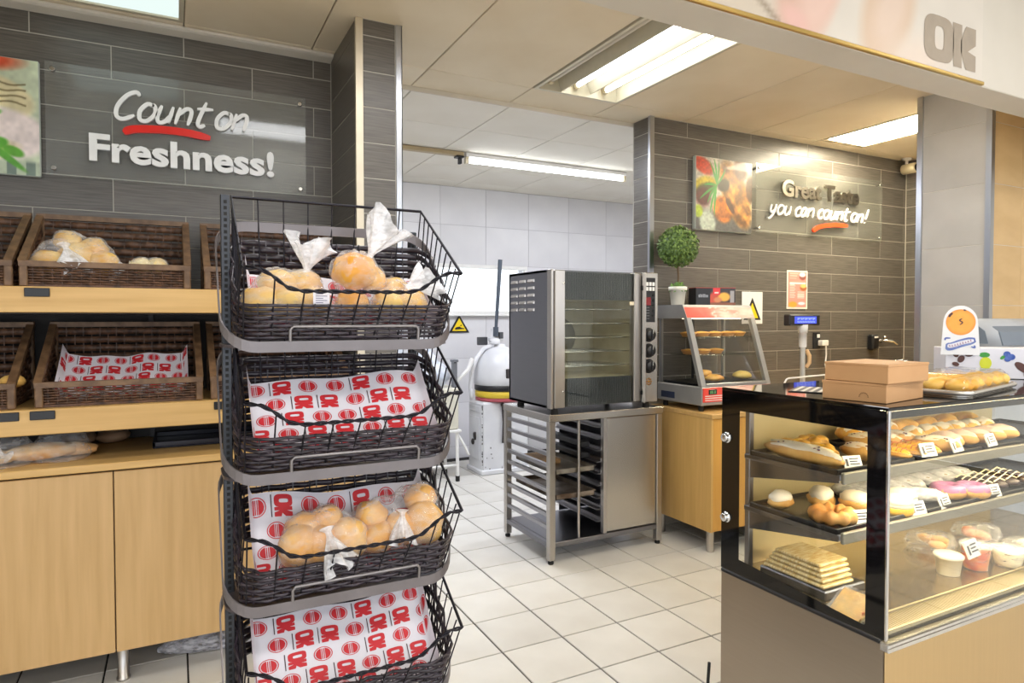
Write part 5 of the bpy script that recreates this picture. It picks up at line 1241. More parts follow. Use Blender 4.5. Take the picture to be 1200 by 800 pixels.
m_ice = P('white_icing', '#f3e9d8', 0.35, col2='#ead9bd', scale=20, bump=.1)
m_gold = P('pastry_gold', '#e3a33e', 0.4, col2='#f0c667', scale=16, bump=.15, detail=3)
m_dough = P('dough_tan', '#dcae64', 0.5, col2='#c98f43', scale=14, bump=.12)
m_custard = P('custard_yellow', '#f4c52f', 0.3, col2='#e8a51d', scale=12)
m_pinkic = P('pink_icing', '#b778a0', 0.35, col2='#a3668f', scale=14)
m_palep = P('pale_pink', '#e9c3b4', 0.4, col2='#f0d5c2', scale=14)
m_choc = P('chocolate', '#3a261d', 0.3, col2='#2b1b14', scale=14)
m_cream = P('cream', '#f5eccf', 0.5, col2='#efe0b5', scale=14)
m_sprk = P('sprinkle_mix', '#8a3d35', 0.5, col2='#3c5a86', scale=90, lo=.45, hi=.55)
PROTO = {}
def pastry(kind, x, y, z, rz, label, sc=1.0):
    key = kind
    if key in PROTO: return dup(PROTO[key], (x, y, z), rz, label, scale=(sc,)*3)
    random.seed(sum(map(ord, kind)))
    names = {'roll': ('iced_roll', 'roll'), 'danish': ('danish_pastry', 'pastry'), 'eclair': ('custard_eclair', 'eclair'), 'long': ('iced_finger_bun', 'bun'), 'round': ('sugared_bun', 'bun'), 'crois': ('croissant', 'croissant'), 'donut': ('pink_doughnut', 'doughnut'), 'choc': ('chocolate_eclair', 'eclair'), 'sponge': ('cream_sponge', 'cake'), 'twist': ('ring_doughnut', 'doughnut'), 'puff': ('cream_puff', 'pastry'), 'pbun': ('pink_bun', 'bun'), 'wrap': ('wrapped_cake', 'cake')}
    t = thing(names[kind][0], label, names[kind][1], (x, y, z), rz); PROTO[kind] = t
    t.scale = (sc,)*3
    def part(n, mb, m): mb.build(n, m, t, True)
    if kind in ('roll', 'long'):
        L = .075 if kind == 'roll' else .155
        m = MB(); m.ell((0, 0, .026), (.034, L, .028), 14, 12, amp=.1, flat=.1); part('bun', m, m_dough)
        m = MB(); m.ell((0, 0, .034), (.030, L*.93, .024), 14, 12, amp=.22, fr=9); part('icing', m, m_ice)
        m = MB(); rg = random.Random(4)
        for k in range(10):
            a = rg.uniform(-.7, .7)*L; xx = rg.uniform(-.018, .018); m.ell((xx, a, .034+.0235*math.sqrt(max(0, 1-(xx/.03)**2-(a/(L*.93))**2))), (.003, .005, .002), 6, 4, rz=rg.uniform(0, 3))
        part('sprinkle', m, m_sprk)
    elif kind == 'danish':
        m = MB(); m.ell((0, 0, .02), (.055, .05, .022), 18, 10, amp=.2, fr=8, flat=.2); part('base', m, m_dough)
        m = MB()
        for k in range(4): a = k*PI/2+.4; m.ell((.026*math.cos(a), .024*math.sin(a), .03), (.026, .022, .018), 12, 8, rz=a, amp=.2)
        part('fold', m, m_gold)
        m = MB(); m.ell((0, 0, .038), (.018, .018, .010), 12, 6); part('filling', m, m_custard)
    elif kind == 'eclair':
        m = MB(); m.ell((0, 0, .022), (.036, .085, .022), 14, 12, flat=.2, amp=.08); part('bun', m, m_dough)
        m = MB(); m.ell((0, 0, .03), (.032, .08, .020), 14, 12, amp=.1); part('custard', m, m_custard)
        m = MB()
        for k in range(7):
            yy = -.06+k*.02; m.tube([(-.026, yy, .040), (-.008, yy+.006, .0485), (.008, yy+.002, .0485), (.026, yy+.008, .040)], .0024, 5)
        part('drizzle', m, P('orange_drizzle', '#d8701e', 0.3, scale=10))
    elif kind == 'round':
        m = MB(); m.ell((0, 0, .03), (.045, .045, .032), 18, 12, amp=.08, flat=.2); part('bun', m, m_gold)
        m = MB(); m.ell((0, 0, .038), (.040, .040, .027), 18, 10, amp=.15, fr=9); part('sugar', m, m_ice)
    elif kind == 'pbun':
        m = MB(); m.ell((0, 0, .028), (.038, .062, .03), 16, 12, amp=.08, flat=.2); part('bun', m, m_dough)
        m = MB(); m.ell((0, 0, .036), (.035, .057, .026), 16, 10, amp=.12); part('icing', m, m_palep)
    elif kind == 'crois':
        m = MB(); pts = []; rs = []
        for k in range(25): a = -1.0+2.0*k/24; pts.append((.10*math.sin(a), .10*(1-math.cos(a)), .026)); rs.append((.030*math.cos(a*1.25)+.006)*(1+.12*math.sin(k*2.1)))
        m.tube(pts, .02, 12, rs=rs); part('body', m, m_gold)
    elif kind == 'donut':
        m = MB(); m.torus((0, 0, .02), .032, .02, 26, 10); part('ring', m, m_dough)
        m = MB(); m.torus((0, 0, .0255), .032, .0188, 26, 10, fn=lambda a: 1+.04*math.sin(a*7)); part('icing', m, m_pinkic)
    elif kind == 'twist':
        m = MB(); m.torus((0, 0, .022), .05, .022, 40, 10, fn=lambda a: 1+.22*math.sin(a*9)); part('ring', m, m_crust3)
    elif kind == 'choc':
        m = MB(); m.ell((0, 0, .024), (.036, .085, .024), 14, 12, flat=.2); part('bun', m, m_choc)
        m = MB()
        for k in range(5):
            yy = -.055+k*.027; m.tube([(-.03, yy, .038), (0, yy+.004, .0495), (.03, yy+.008, .038)], .003, 5)
        part('stripe', m, m_cream)
    elif kind == 'sponge':
        m = MB(); m.lathe([(.001, 0), (.046, 0), (.05, .008), (.05, .022), (.046, .026)], n=24); part('base', m, m_custard)
        m = MB(); m.lathe([(.047, .025), (.051, .031), (.047, .037)], n=24); part('filling', m, m_cream)
        m = MB(); m.lathe([(.048, .036), (.05, .042), (.042, .056), (.02, .063), (.001, .064)], n=24); part('top', m, m_ice)
    elif kind == 'puff':
        m = MB(); m.ell((0, 0, .02), (.05, .038, .022), 16, 10, amp=.2, flat=.2); part('shell', m, m_dough)
        m = MB(); m.ell((0, 0, .034), (.046, .034, .024), 16, 10, amp=.25, fr=9); part('cream', m, m_ice)
    elif kind == 'wrap':
        m = MB(); m.ell((0, 0, .024), (.04, .08, .024), 14, 10, flat=.2); part('cake', m, P('grey_cake', '#b9ae97', 0.5, col2='#8d8574', scale=12))
        m = MB(); m.ell((0, 0, .025), (.044, .088, .027), 16, 12, amp=.2, fr=9); part('wrapper', m, m_film2)
    return t
# upper shelf: near row, middle row, back row
z = SH[0]
pastry('long', 1.745, 1.40, z, -.05, 'long white iced finger bun at left edge of upper case shelf', 1.0)
for k, (x, y) in enumerate(((1.835, 1.50), (1.945, 1.52), (1.83, 1.40))): pastry('danish', x, y, z, .5*k, '%s golden danish at the left end of upper case shelf' % ('rear left', 'rear right', 'near')[k])
for k, x in enumerate((2.04, 2.115, 2.19)): pastry('eclair', x, 1.305, z, .05*k-.05, '%s custard eclair from the left at front of upper case shelf' % NUM[k], .8)
for k, (x, y) in enumerate(((1.93, 1.33), (2.10, 1.435), (2.18, 1.43), (2.26, 1.425), (2.275, 1.30))): pastry('roll', x, y, z, .1*k, '%s sprinkled white iced roll from the left on upper case shelf' % NUM[k], .95)
for k, x in enumerate((2.16, 2.26, 2.36)): pastry('round', x, 1.535, z, .3*k, '%s sugared bun from the left at back of upper case shelf' % NUM[k], 1.05)
for k, (x, y) in enumerate(((2.48, 1.53), (2.62, 1.53), (2.76, 1.53), (2.90, 1.53))): pastry('crois', x, y, z, .3*k, '%s golden croissant from the left at back of upper case shelf' % NUM[k], 1.0)
for k, x in enumerate((2.36, 2.45, 2.54, 2.63, 2.72, 2.81)): pastry('round', x, 1.43, z, .4*k+1, '%s sugared bun from the left in middle row of upper case shelf' % NUM[k], .95)
for k, x in enumerate((2.37, 2.455, 2.54, 2.625, 2.71)): pastry('pbun', x, 1.32, z, .1*k, '%s pale pink bun from the left at front of upper case shelf' % NUM[k], .95)
# lower shelf
z = SH[1]
pastry('puff', 1.765, 1.50, z, .2, 'white cream puff at the left back of lower case shelf')
pastry('twist', 1.79, 1.325, z, 0, 'brown ridged ring doughnut behind a label on lower case shelf', .95)
for k, (x, y) in enumerate(((1.90, 1.45), (1.95, 1.36))): pastry('puff', x, y, z, .6+k, '%s cream filled puff in the middle of lower case shelf' % ('rear', 'near')[k], 1.15)
for k, (x, y) in enumerate(((2.045, 1.285), (2.13, 1.325))): pastry('sponge', x, y, z, 0, '%s white topped cream sponge at front of lower case shelf' % ('left', 'right')[k], .95)
for k, (x, y) in enumerate(((2.07, 1.46), (2.17, 1.47), (2.26, 1.45), (2.25, 1.335))): pastry('wrap', x, y, z, .3*k, '%s dark wrapped cake from the left on lower case shelf' % NUM[k], .9)
for k, (x, y) in enumerate(((2.385, 1.32), (2.465, 1.285))): pastry('donut', x, y, z, 0, '%s of two purple pink iced doughnuts on lower case shelf' % ('left', 'right')[k], 1.1)
for k, x in enumerate((2.57, 2.65, 2.73, 2.81)): pastry('choc', x, 1.33, z, -.25, '%s striped chocolate eclair from the left on lower case shelf' % NUM[k], .95)
for k, x in enumerate((2.37, 2.47, 2.57, 2.67)): pastry('wrap', x, 1.48, z, .2*k, '%s wrapped cake from the left at back of lower case shelf' % NUM[k], 1.0)
# price cards
m_card = P('card_white', '#eeeeea', 0.4, scale=20); m_ink = P('card_ink', '#4d4d52', 0.5, scale=20)
card0 = None
def card(x, y, z, rz, label, sc=1.0):
    global card0
    if card0 is None:
        card0 = thing('price_card', label, 'price card', (x, y, z), rz)
        m = MB(); m.add([(-.034, 0, 0), (.034, 0, 0), (.034, .016, .040), (-.034, .016, .040), (-.034, .004, -.002), (.034, .004, -.002), (.034, .020, .038), (-.034, .020, .038)], [(0, 1, 2, 3), (7, 6, 5, 4), (0, 4, 5, 1), (3, 2, 6, 7), (0, 3, 7, 4), (1, 5, 6, 2)]); m.build('card', m_card, card0, True)
        m = MB()
        for k, (a, b_) in enumerate(((-.012, .026), (-.012, .018), (-.012, .024))):
            f = .3+.2*k; q = lambda xx, ff: (xx, .016*ff-.0008, .04*ff+.0003); m.add([q(a, f), q(b_, f), q(b_, f+.09), q(a, f+.09)], [(0, 1, 2, 3)])
        q = lambda xx, ff: (xx, .016*ff-.0008, .04*ff+.0003); m.add([q(-.028, .2), q(-.018, .2), q(-.018, .75), q(-.028, .75)], [(0, 1, 2, 3)])
        m.build('card_print', m_ink, card0, True); card0.scale = (sc,)*3; return
    dup(card0, (x, y, z), rz, label, scale=(sc,)*3)
card(1.84, 1.262, SH[1], -.3, 'white price card in front of the brown ring doughnut')
card(2.09, 1.238, SH[1], -.1, 'white price card in front of the cream sponges')
card(2.25, 1.245, SH[1], .1, 'white price card before the dark wrapped cakes')
card(2.54, 1.245, SH[1], -.1, 'white price card right of the purple pink doughnuts')
card(1.80, 1.262, SH[0], -.25, 'white price card near left end of upper case shelf', .9)
card(2.13, 1.232, SH[0]+.01, -.1, 'white price card leaning on the custard eclairs')
card(2.29, 1.232, SH[0]+.01, .1, 'white price card before the sprinkled iced rolls')
card(2.50, 1.235, SH[0]+.01, .1, 'white price card before the pale pink buns')
# tubs and packs on the deck
z = KZ0+.003
def tub(x, y, label, fill, r=.042, h=.055):
    t = thing('plastic_tub', label, 'tub', (x, y, z)); m = MB(); m.lathe([(r*.78, 0), (r*.95, h), (r*1.04, h), (r*1.04, h+.005), (r*.9, h+.005)], n=24); m.build('cup', P('tub_cream', '#e9dfc2', 0.35, scale=10), t, True) if fill is None else m.build('cup', m_film, t, True)
    if fill is not None:
        m = MB(); m.lathe([(r*.74, .002), (r*.9, h*.9), (r*.5, h*1.0), (.001, h*1.02)], n=20); m.build('filling', fill, t, True)
    m = MB(); m.lathe([(r*1.07, h+.004), (r*1.07, h+.008), (r*.95, h+.012), (.001, h+.012)], n=24); m.build('lid', P('tub_lid', '#e8e4d8', 0.25, scale=10) if fill is None else m_film, t, True); return t
tub(2.27, 1.25, 'small cream plastic tub with lid on the case deck', None)
tub(2.40, 1.235, 'clear tub of red and orange fruit on the case deck', P('fruit_red', '#d5542c', 0.4, col2='#eaa33a', scale=22), .046, .075)
tub(2.53, 1.20, 'clear plastic tub with pale filling right of fruit tub', m_cream, .05, .05)
card(2.335, 1.20, z+.06, .1, 'white price card standing between the tubs on deck', 1.25)
def clam(x, y, label, fill, n, col):
    t = thing('clamshell_pack', label, 'pack', (x, y, z)); m = MB(); m.lathe([(.085, 0), (.10, .02), (.10, .024), (.085, .05), (.02, .058), (.001, .058)], n=20, squash=(1, .8)); m.build('clear_pack', m_film, t, True)
    rg = random.Random(n)
    for k in range(n): q = MB(); q.ell((rg.uniform(-.05, .05), rg.uniform(-.04, .04), .02+.008*(k % 3)), (.03, .018, .014), 10, 8, rz=rg.uniform(0, 3), amp=.1); q.build(fill, col, t, True)
    return t
clam(2.46, 1.42, 'clear pack of orange slices behind the fruit tub', 'orange_slice', 6, P('orange_fruit', '#f0a02d', 0.4, col2='#f5c76a', scale=20))
clam(2.72, 1.40, 'clear pack of orange and red pieces at right of deck', 'fruit_piece', 7, P('salmon_piece', '#ea8a52', 0.4, col2='#f2b38a', scale=20))
clam(2.68, 1.21, 'clear pack of pale sandwich pieces at right front of deck', 'sandwich_piece', 4, m_cream)
# stack of wrapped wafers, sandwich pack
for k in range(5):
    m = MB(); m.box(1.72+.008*k, 1.86+.006*k, 1.30+.01*k, 1.53-.005*k, z+.012*k+.03, z+.012*k+.040, .003)
    tag(m.build('wrapped_biscuit', P('wafer_wrap', '#e9d8a8', 0.25, col2='#c9a765', scale=30, stretch=(1, 8, 1)), origin=(1.78, 1.4, z+.012*k+.03)), '%s flat wrapped biscuit from the bottom of stack on case deck' % NUM[k], 'biscuit')
m = MB(); m.box(1.715, 1.90, 1.29, 1.54, z, z+.028, .004); tag(m.build('wire_riser', m_steelD, origin=(1.8, 1.4, z)), 'low steel riser under the flat wrapped biscuits', 'riser')
t = thing('sandwich_pack', 'wrapped sandwich in the near left corner of the case deck', 'sandwich', (1.715, 1.20, z))
m = MB(); m.prism([(-.045, 0), (.045, 0), (.03, .055)], 'y', -.05, .05); m.build('bread', m_crust2, t, True)
m = MB(); m.box(-.046, .046, -.053, -.05, .006, .016); m.box(-.036, .04, -.053, -.05, .024, .032); m.build('filling', P('salad_fill', '#8fa24b', 0.5, col2='#c2573f', scale=40), t, True)
m = MB(); m.prism([(-.05, 0), (.05, 0), (.033, .062)], 'y', -.056, .056); m.build('wrapper', m_film, t, True)

# ================================================================ on top of the case
ZT = KZ1
m_kraft = P('kraft_card', '#c79a6b', 0.6, col2='#bd8f60', scale=6, lo=.3, hi=.7)
for k, (bx, by, bw, bd_, br, lab) in enumerate(((1.711, 1.108, .235, .178, .17, 'brown cardboard cake box, lower of two on display case'), (1.705, 1.100, .215, .182, .09, 'brown cardboard cake box, upper of two on display case'))):
    t = thing('cake_box', lab, 'box', (bx, by, ZT+.054*k), br)
    m = MB(); m.box(0, bw, 0, bd_, .0005, .0525, .0015); m.build('carton', m_kraft, t, True)
    m = MB(); m.box(-.0012, bw+.0012, -.0012, bd_+.0012, .046, .0535, .0012); m.build('lid', m_kraft, t, True)
    if k == 0:
        m = MB()
        for a in range(9): q = PI*a/8; m.box(-.0018, -.001, .06+.012*math.cos(q)-.0012, .06+.012*math.cos(q)+.0012, .014+.011*math.sin(q), .016+.011*math.sin(q))
        m.build('thumb_cut', P('kraft_dark', '#6b4b30', 0.7, scale=10), t, True)
t = thing('pastry_platter', 'platter of golden pastries under clear lid on the display case', 'platter', (2.275, 1.235, ZT), .21)
m = MB(); pts, _ = rrect(.49, .20, .04, 5, .2); m.prism([(p[0], p[1]) for p in pts], 'z', .001, .006); 
pts2, nr2 = rrect(.50, .21, .04, 5, .03); m.ribbon([(p[0], p[1], .012) for p in pts2], nr2, .006, [.008]*len(pts2)); m.build('tray', P('tray_silver', '#cfcac0', 0.25, 0.7, scale=10), t, True)
random.seed(12)
for i in range(7):
    for j in range(3):
        m = MB(); m.ell((-.20+i*.066+random.uniform(-.01, .01), -.062+j*.062, .030), (.036, .033, .022), 12, 8, rz=random.uniform(0, 3), amp=.3, fr=8); m.build('pastry', m_gold, t, True)
m = MB()
def lid(u, v):
    x = -.235+.47*u; y = -.093+.186*v; e = min(1, min(u, 1-u)*14, min(v, 1-v)*8); return (x, y, .012+.052*e**.5+.001*math.sin(x*60))
m.grid(lid, 30, 20); m.build('clear_lid', glass('lid_plastic', (.97, .97, .96), 1.2, .05), t, True)
mt = thing('striped_reflection', 'small striped mat standing in for a reflection behind the cake boxes', 'mat', (1.84, 1.42, ZT), .5)  # painted stripes in place of a reflection in the glossy case top
m = MB(); m.box(-.085, .085, -.075, .075, 0.0003, .003, .001); m.build('mat', m_black, mt, True)
for k in range(6): m = MB(); m.box(-.08, .08, -.067+k*.024, -.057+k*.024, .003, .0036); m.build('white_stripe', P('stripe_white', '#dcd8cc', 0.7, scale=20), mt, True)
# white carton with fruit print and its doughnut header
ct = thing('fruit_carton', 'white carton printed with coffee beans, lemon and berries on the case', 'carton', (2.68, 1.50, ZT), -.77)
m = MB(); m.box(0, .42, 0, .14, .001, .118, .002); m.build('carton', P('carton_white', '#e6e4ea', 0.45, scale=10), ct, True)
def deco(kind, x, zz, mats, sc=1.0):
    yf = -.0005
    def E(cx, cz, rx, rz_, ang=0, n=18):
        a = math.radians(ang); return [(x+sc*(cx+rx*math.cos(q)*math.cos(a)-rz_*math.sin(q)*math.sin(a)), zz+sc*(cz+rx*math.cos(q)*math.sin(a)+rz_*math.sin(q)*math.cos(a))) for q in [2*PI*k/n for k in range(n)]]
    for nm_, m_, els in mats:
        m = MB()
        for k, e in enumerate(els): m.prism(E(*e), 'y', yf-.0008-.0004*k, yf)
        m.build(nm_, m_, ct, True)
m_bean = P('bean_brown', '#5a3329', 0.5, scale=40); m_lem = P('lemon', '#d9dd2c', 0.5, scale=20); m_lf = P('print_green', '#3f9a3c', 0.5, scale=20); m_blue = P('berry_blue', '#2d4ea0', 0.5, col2='#5b76c0', scale=60)
deco('b', .035, .075, [('bean_print', m_bean, [(.0, .02, .010, .014, 20), (.02, .03, .010, .008, 40), (.018, .0, .011, .015, -30), (.045, .018, .014, .009, 10), (.0, -.02, .012, .008, -20)])])
deco('l', .135, .072, [('lemon_print', m_lem, [(0, -.012, .02, .024, 0)]), ('leaf_print', m_lf, [(-.004, .02, .018, .010, 0)])])
deco('u', .205, .085, [('berry_print', m_blue, [(0, .01, .012, .012, 0), (.014, 0, .013, .012, 0), (.002, -.008, .011, .01, 0)]), ('leaf_print', m_lf, [(-.014, -.002, .010, .006, 40)])])
deco('c', .255, .045, [('bean_print', m_bean, [(0, .0, .03, .014, -40), (.02, -.025, .015, .02, 0)])])
deco('c2', .30, .07, [('bean_print', m_bean, [(0, .03, .014, .012, 0), (.0, -.01, .012, .016, 10)]), ('cherry_print', m_red, [(-.004, .04, .014, .01, 0)])])
td = thing('doughnut_header', 'white arched card with an orange doughnut and blue ribbon above carton', 'sign', (2.68, 1.50, ZT+.12), -.77)
def arch(xc, z0, w0, w1, h, n=16):  # tapering card with a round head
    pts = [(xc-w0, z0), (xc+w0, z0)]
    for k in range(n+1): a = PI*k/n; pts.append((xc+w1*math.cos(a)*(1.0), z0+h-w1*1.15+w1*1.15*math.sin(a)))
    return pts
XC = .045
m = MB(); m.prism(arch(XC, -.028, .066, .058, .19), 'y', -.016, -.012); m.build('card', P('header_white', '#f4f3f2', 0.45, scale=10), td, True)
def donut_fn(u, v):
    x = u-.5; y = v-.5; r = np.sqrt(x*x+y*y)*2; c = np.stack([.97+0*u, .64+0*u, .11+0*u], -1)
    c = over(c, np.clip(np.sin(r*26)*.5, 0, 1)*.25*np.ones_like(u), (.99, .76, .30)); c = over(c, np.clip((r-.75)*3, 0, 1), (.93, .54, .06)); return over(c, vnoise(u, v, 9, 44)*.25, (.98, .75, .35))
dm = bpy.data.meshes.new('doughnut_print'); R_ = .050; DZ = .098; pts = []; cols = []; fs = []
for j in range(13):
    for k in range(48):
        r = j/12; a = 2*PI*k/48; pts.append((XC+R_*r*math.cos(a), -.0168, DZ+R_*r*math.sin(a))); cols.append((.5+.5*r*math.cos(a), .5+.5*r*math.sin(a)))
        if j < 12: fs.append((j*48+k, j*48+(k+1) % 48, (j+1)*48+(k+1) % 48, (j+1)*48+k))
dm.from_pydata(pts, [], fs); dm.materials.append(m_vcg); ca = np.array(cols); cc_ = np.clip(donut_fn(ca[:, 0], ca[:, 1]), 0, 1); cc_ = np.where(cc_ <= .04045, cc_/12.92, ((cc_+.055)/1.055)**2.4)
dm.color_attributes.new('Col', 'FLOAT_COLOR', 'POINT').data.foreach_set('color', np.concatenate([cc_, np.ones((len(cc_), 1))], 1).astype(np.float32).ravel())
o = bpy.data.objects.new('doughnut_print', dm); COL.objects.link(o); o.parent = td
def art(name, strokes, mat):
    m = MB()
    for q, (pts, w, y) in enumerate(strokes): stroke(m, [(XC+a, b) for a, b in pts], w, .0006, y-.0001*q)
    m.build(name, mat, td, True)
art('doughnut_mark', [([(.004, .112), (-.004, .105), (.006, .097), (-.003, .088)], .0045, -.0174), ([(-.040, .118), (-.035, .127), (-.028, .134)], .008, -.0174), ([(.008, .146), (.017, .143)], .006, -.0174)], m_bean)
art('ribbon_print', [([(-.050, .004), (-.030, .004), (.005, .018), (.050, .030)], .030, -.0168), ([(-.052, .028), (-.050, .036), (-.034, .036)], .006, -.0168), ([(.036, .004), (.048, .000), (.046, .009)], .006, -.0168)], P('ribbon_blue', '#5a6fb4', 0.5, col2='#7d8fc6', scale=40))
art('ribbon_band', [([(-.044, .006), (-.028, .007), (.006, .019), (.044, .028)], .015, -.0180)], P('ribbon_white', '#f3eff4', 0.5, scale=20))
m = MB(); rg = random.Random(5)
for k in range(9):
    x = -.038+k*.0088; zz = .003+max(0, x+.028)*.34; m.box(XC+x, XC+x+.0025, -.0192, -.0186, zz, zz+.005+.003*rg.random()); m.box(XC+x, XC+x+.0055, -.0192, -.0186, zz, zz+.0015)
m.build('ribbon_lettering', P('letter_pink', '#b07f9d', 0.5, scale=20), td, True)
# row of clear glass jars behind the boxes
jar0 = None
for k, (x, y) in enumerate(((2.43, 1.57), (2.49, 1.58), (2.55, 1.59))):
    lab = '%s clear glass jar from the left behind the pastry platter' % NUM[k]
    if jar0 is None:
        jar0 = thing('glass_jar', lab, 'jar', (x, y, ZT)); m = MB(); m.lathe([(.02, .001), (.024, .004), (.024, .045), (.018, .055), (.018, .062), (.016, .062), (.016, .05), (.021, .042), (.021, .006), (.001, .005)], n=20); m.build('jar', glass('jar_glass', (.93, .95, .95), 2.0), jar0, True)
        m = MB(); m.lathe([(.019, .061), (.019, .07), (.001, .071)], n=18); m.build('lid', m_chrome, jar0, True)
    else: dup(jar0, (x, y, ZT), 0, lab)
# grey appliance behind the case
gs = thing('grey_appliance', 'grey bread slicer with rounded hood behind the case beside pillar', 'machine', (3.75, 1.9, 0))
m_gp = P('appliance_grey', '#a9adb3', 0.4, col2='#a0a4aa', scale=5); m_gp2 = P('appliance_blue_grey', '#76808c', 0.4, col2='#6e7884', scale=5)
m = MB(); m.box(3.44, 4.15, 1.70, 1.90, .02, 1.36, .01); m.build('body', m_gp, gs)
m = MB(); m.prism([(1.70, 1.365), (1.72, 1.44), (1.78, 1.488), (1.82, 1.50), (1.90, 1.50), (1.90, 1.365)], 'x', 3.45, 4.15, True); m.build('hood', m_gp, gs)
m = MB(); m.prism([(1.696, 1.372), (1.713, 1.436), (1.745, 1.463), (1.745, 1.372)], 'x', 3.50, 4.14); m.build('hood_window', m_gp2, gs)
m = MB(); m.box(3.432, 4.15, 1.692, 1.90, 1.31, 1.362, .004); m.build('lower_lip', m_white_pl, gs)
m = MB(); m.prism([(1.735, 1.38), (1.75, 1.44), (1.78, 1.465), (1.885, 1.465), (1.885, 1.38)], 'x', 3.444, 3.449); m.build('side_window', m_gp2, gs)
m = MB(); m.tube([(2.04, 2.30, .006), (2.02, 2.10, .008), (1.70, 2.02, .008), (1.66, 1.75, .03), (1.655, 1.675, .12), (1.66, 1.665, .3)], .009, 8) if False else m.tube([(1.642, 1.69, .30), (1.636, 1.695, .16), (1.64, 1.70, .05), (1.66, 1.72, .010), (1.80, 1.80, .008)], .0055, 8)
tag(m.build('power_cable', m_rubber, origin=(1.64, 1.72, 0)), 'black power cable hanging at the back corner of display case', 'cable')

# ================================================================ dough divider in the back room
dd = thing('dough_divider', 'white enamel dough divider with dome and long lever by window', 'machine', (2.83, 5.82, 0))
m_en = P('white_enamel', '#dedfe2', 0.35, col2='#d2d3d8', scale=5)
m_chip = P('chipped_paint', '#3a3434', 0.6, scale=20)
m = MB(); m.box(2.585, 3.09, 5.66, 5.99, .02, .70, .02); m.box(2.57, 3.1, 5.645, 6.0, 0, .05, .01); bdy = m.build('body', m_en, dd)
m = MB(); m.box(2.579, 2.585, 5.72, 5.93, .14, .55, .003); m.box(2.579, 2.586, 5.70, 5.95, .60, .66, .003); m.build('side_panel', m_en, bdy)
m = MB()
rg = random.Random(8)
for k in range(26): zc = rg.uniform(.06, .66); yy = 5.66; m.box(2.583+.006*rg.random(), 2.592, 5.658, 5.664, zc, zc+rg.uniform(.004, .02))
for k in range(8): xx = rg.uniform(2.6, 2.8); zc = rg.uniform(.05, .3); m.box(xx, xx+rg.uniform(.004, .015), 5.6585, 5.661, zc, zc+rg.uniform(.004, .02))
m.build('paint_chip', m_chip, bdy, kind='stuff')
m = MB(); m.tube([(2.575, 5.80, .33), (2.565, 5.79, .36), (2.56, 5.78, .40)], .014, 8); m.ell((2.572, 5.85, .30), (.012, .03, .03)); m.build('latch', m_chip, dd)
for z0, z1, r, mt, nmz in ((.70, .735, .245, P('pad_pink', '#b7555f', .5, scale=10), 'pink_pad'), (.735, .80, .25, P('pad_yellow', '#e2c33c', .45, scale=10), 'yellow_pad'), (.80, .855, .255, m_black, 'black_ring')):
    m = MB(); m.lathe([(r-.01, z0), (r, z0+.008), (r, z1-.008), (r-.01, z1)], (2.86, 5.83, 0), 36); m.build(nmz, mt, dd)
m = MB(); m.lathe([(.25, .855), (.262, .87), (.262, .93), (.25, 1.04), (.21, 1.14), (.14, 1.20), (.06, 1.225), (.05, 1.25)], (2.86, 5.83, 0), 40); dm_ = m.build('dome', m_en, dd)
m = MB(); m.box(2.80, 2.92, 5.565, 5.585, .93, 1.02, .005); m.build('dark_plate', m_chip, dm_)
m = MB(); m.lathe([(.05, 1.25), (.055, 1.26), (.055, 1.30), (.035, 1.31), (.035, 1.40)], (2.80, 5.83, 0), 18); m.box(2.74, 2.88, 5.80, 5.86, 1.28, 1.32, .006); m.build('neck', m_en, dd)
m = MB(); m.box(2.835, 2.875, 5.78, 5.82, 1.305, 1.37, .004); m.box(2.66, 2.76, 5.9, 5.95, 1.24, 1.32, .005); m.build('clamp', P('clamp_grey', '#5e5f63', .4, .5, scale=10), dd)
m = MB(); m.tube([(2.80, 5.80, 1.38), (2.84, 5.78, 2.08)], .018, 12, rs=[.016, .022]); m.tube([(2.80, 5.80, 1.33), (2.80, 5.80, 1.42)], .028, 12); m.build('lever', P('lever_grey', '#5b6470', .35, .5, scale=12), dd)
m = MB(); m.tube([(2.53, 5.78, .72), (2.52, 5.78, .84), (2.535, 5.79, .98), (2.59, 5.80, 1.12), (2.68, 5.82, 1.21), (2.78, 5.83, 1.24)], .022, 10); m.ell((2.52, 5.76, .78), (.02, .03, .05)); m.build('curved_arm', m_en, dd)
m = MB(); m.tube([(2.80, 5.652, .66), (2.805, 5.64, .50), (2.80, 5.645, .30)], .011, 8); m.ell((2.80, 5.648, .67), (.022, .016, .022)); m.build('side_lever', m_chip, dd)
# stool with crate and bag, cabinet and pale items seen through the rack
sl = thing('white_stool', 'white metal stool with black feet in the back room', 'stool', (2.12, 5.72, 0))
m = MB(); m.box(1.90, 2.33, 5.55, 5.92, .455, .48, .006); m.build('seat', m_white_pl, sl)
for x in (1.93, 2.30):
    for y in (5.58, 5.89):
        m = MB(); m.tube([(x, y, .04), (x*.97+2.115*.03, y, .455)], .016, 10); o = m.build('leg', m_white_pl, sl); m = MB(); m.lathe([(.02, 0), (.02, .05)], (x, y, 0), 12); m.build('foot', m_rubber, o)
for y in (5.58, 5.89): m = MB(); m.tube([(1.93, y, .15), (2.30, y, .15)], .011, 8); m.build('stretcher', m_white_pl, sl)
m = MB(); m.tube([(2.30, 5.58, .44), (2.36, 5.56, .33), (2.40, 5.55, .24)], .012, 8); m.build('hanging_strap', m_white_pl, sl)
m = MB(); m.box(1.92, 2.31, 5.57, 5.90, .481, .86, .012); m.box(1.905, 2.325, 5.555, 5.915, .82, .865, .01)
tag(m.build('plastic_crate', P('crate_cream', '#dcd8c8', 0.45, scale=8), origin=(2.11, 5.73, .481)), 'cream plastic crate standing on the white stool', 'crate')
